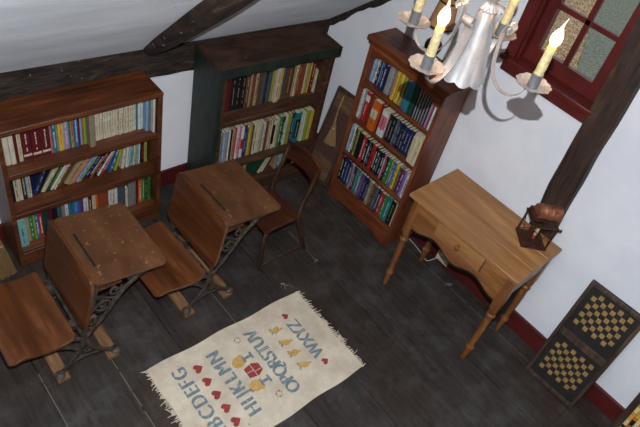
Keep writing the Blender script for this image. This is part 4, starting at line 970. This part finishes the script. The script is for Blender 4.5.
# ------------------------------------------------------------------ chandelier with four candle arms
def chandelier():
    X0, Y0, Z0 = -1.486, -1.90, 2.125
    r = thing('chandelier', 'tin chandelier with four curled candle arms round a cone, hanging near the window', 'chandelier', place(X0, Y0, Z0))
    # fluted cone with scalloped rim (open below)
    n = 96; m_ = MB(); prof = [(.0610, -.062), (.0565, -.052), (.052, -.034), (.0455, .0), (.038, .035), (.030, .07), (.022, .10), (.018, .115)]
    b = 0
    def ring(rr, z, k):
        out = []
        for j in range(n):
            a = 2 * PI * j / n; fl = abs(math.sin(a * 4.5)); amp = .07 * max(0, min(1, (.03 - z) / .08))
            q = rr * (1 - amp * .6 + amp * fl); zz = z - (.008 * fl if k == 0 else 0); out.append((q * math.cos(a), q * math.sin(a), zz))
        return out
    rings = [ring(a, z, i) for i, (a, z) in enumerate(prof)]
    inner = [ring(a - .0015, z, i) for i, (a, z) in enumerate(prof)][::-1]
    for rg in rings + inner: m_.v += rg
    for i in range(len(rings) * 2 - 1):
        for j in range(n): m_.f.append((i * n + j, i * n + (j + 1) % n, (i + 1) * n + (j + 1) % n, (i + 1) * n + j)); m_.m.append(0)
    k = len(rings) * 2 - 1
    for j in range(n): m_.f.append((k * n + j, k * n + (j + 1) % n, (j + 1) % n, j)); m_.m.append(0)
    m_.build('cone', M['tin'], r, smooth=50)
    MB().lathe([(.018, .113), (.021, .118), (.018, .123), (.012, .130), (.011, .137), (.013, .142), (.021, .160), (.024, .172), (.020, .186), (.012, .194), (.009, .20), (.009, .222), (.001, .224)], 72, flute=12, namp=.10).build('finial', M['tin'], r, smooth=60)
    # stem up to the sloping ceiling
    ctop = ceil_z(X0, Y0) - Z0
    MB().tube([(0, 0, .22), (0, 0, ctop - .02)], .004, 8).build('hanging_rod', M['tin'], r)
    MB().lathe([(.001, ctop - .05), (.02, ctop - .046), (.036, ctop - .02), (.04, ctop + .02)], 24).build('ceiling_canopy', M['tin'], r, smooth=50)
    for a in (-78.3, 11.7, 101.7, 191.7 - 12.5 + 1.5):
        T = Matrix.Rotation(R(a), 4, 'Z')
        P = bez([(.166, 0, -.006), (.160, 0, -.030), (.140, 0, -.050), (.112, 0, -.052), (.084, 0, -.034), (.066, 0, .002), (.059, 0, .045), (.056, 0, .080), (.061, 0, .106), (.072, 0, .113), (.080, 0, .102), (.074, 0, .091), (.067, 0, .097)], 60)
        w_ = MB(); t_ = Vector((0, 1, 0)); N_ = len(P); b = 0
        # flat strap arm
        for i, p in enumerate(P):
            d = (Vector(P[min(i + 1, N_ - 1)]) - Vector(P[max(i - 1, 0)])).normalized(); nm = d.cross(t_); hw = .0055 + .0085 * min(1, max(0, (i / N_ - .15) / .4))
            for s1, s2 in ((-1, 1), (1, 1), (1, -1), (-1, -1)): w_.v.append(tuple(T @ (Vector(p) + t_ * hw * s1 + nm * .0009 * s2)))
        for i in range(N_ - 1):
            for j in range(4): w_.f.append((i * 4 + j, i * 4 + (j + 1) % 4, i * 4 + 4 + (j + 1) % 4, i * 4 + 4 + j)); w_.m.append(0)
        w_.f.append((0, 1, 2, 3)); w_.f.append((N_ * 4 - 1, N_ * 4 - 2, N_ * 4 - 3, N_ * 4 - 4)); w_.m += [0, 0]
        arm = w_.build('arm', M['tin'], r, smooth=50)
        TP = T @ Matrix.Translation((.177, 0, 0))
        # drip pan with scalloped rim
        pn = MB(); nn = 72; pr = [(.006, -.004), (.024, -.003), (.036, .001), (.0425, .006)]
        vs = []
        for k2, off in ((0, 0), (1, .0014)):
            lst = pr if k2 == 0 else pr[::-1]
            for q, z in lst:
                rw = []
                for j in range(nn):
                    an = 2 * PI * j / nn; sc_ = (1 + .08 * abs(math.sin(an * 6)) * (q / .0425) ** 3)
                    rw.append(tuple(TP @ Vector((q * sc_ * math.cos(an), q * sc_ * math.sin(an), z + off + .0012 * math.sin(an * 6) * (q / .0425) ** 2))))
                vs.append(rw)
        for rw in vs: pn.v += rw
        for i in range(len(vs)):
            i2 = (i + 1) % len(vs)
            for j in range(nn): pn.f.append((i * nn + j, i * nn + (j + 1) % nn, i2 * nn + (j + 1) % nn, i2 * nn + j)); pn.m.append(0)
        pn.build('drip_pan', M['pan'], arm, smooth=50)
        MB().lathe([(.001, -.004), (.0135, -.004), (.0138, .034), (.012, .034), (.012, .03), (.001, .03)], 24, TP).build('candle_cup', M['cup'], arm, smooth=40)
        rnd = random.Random(int(a)); pr2 = [(.0118, .03)] + [(.0115 + rnd.uniform(-.0006, .0006), .03 + .0073 * i) for i in range(1, 10)] + [(.0108, .100), (.001, .101)]
        MB().lathe(pr2, 24, TP).build('candle_sleeve', M['wax'], arm, smooth=60)
        cl = MB().lathe([(.0098, .100), (.0104, .104), (.0094, .110), (.001, .111)], 20, TP).build('candle_collar', M['waxhot'], arm, smooth=60)
        bl = MB().lathe([(.007, .109), (.0105, .114), (.0132, .121), (.0138, .128), (.0125, .136), (.0092, .144), (.0056, .151), (.001, .1515)], 24, TP).build('flame_bulb', M['bulb'], cl, smooth=60)
        tp = MB().tube([TP @ Vector(q) for q in ((0, 0, .149), (.0005, 0, .158), (.002, 0, .168), (.005, 0, .180))], [.0056, .0036, .0018, .0005], 10).build('flame_tip', M['tip'], cl, smooth=60)
        # the bulb's own light
        l = bpy.data.lights.new('bulb_light', 'POINT'); l.energy = 3.6; l.color = (1.0, .52, .22); l.shadow_soft_size = .018
        lo = bpy.data.objects.new('bulb_light', l); COL.objects.link(lo); lo.parent = cl; lo.location = TP @ Vector((0, 0, .134))
        bl.visible_shadow = True
chandelier()
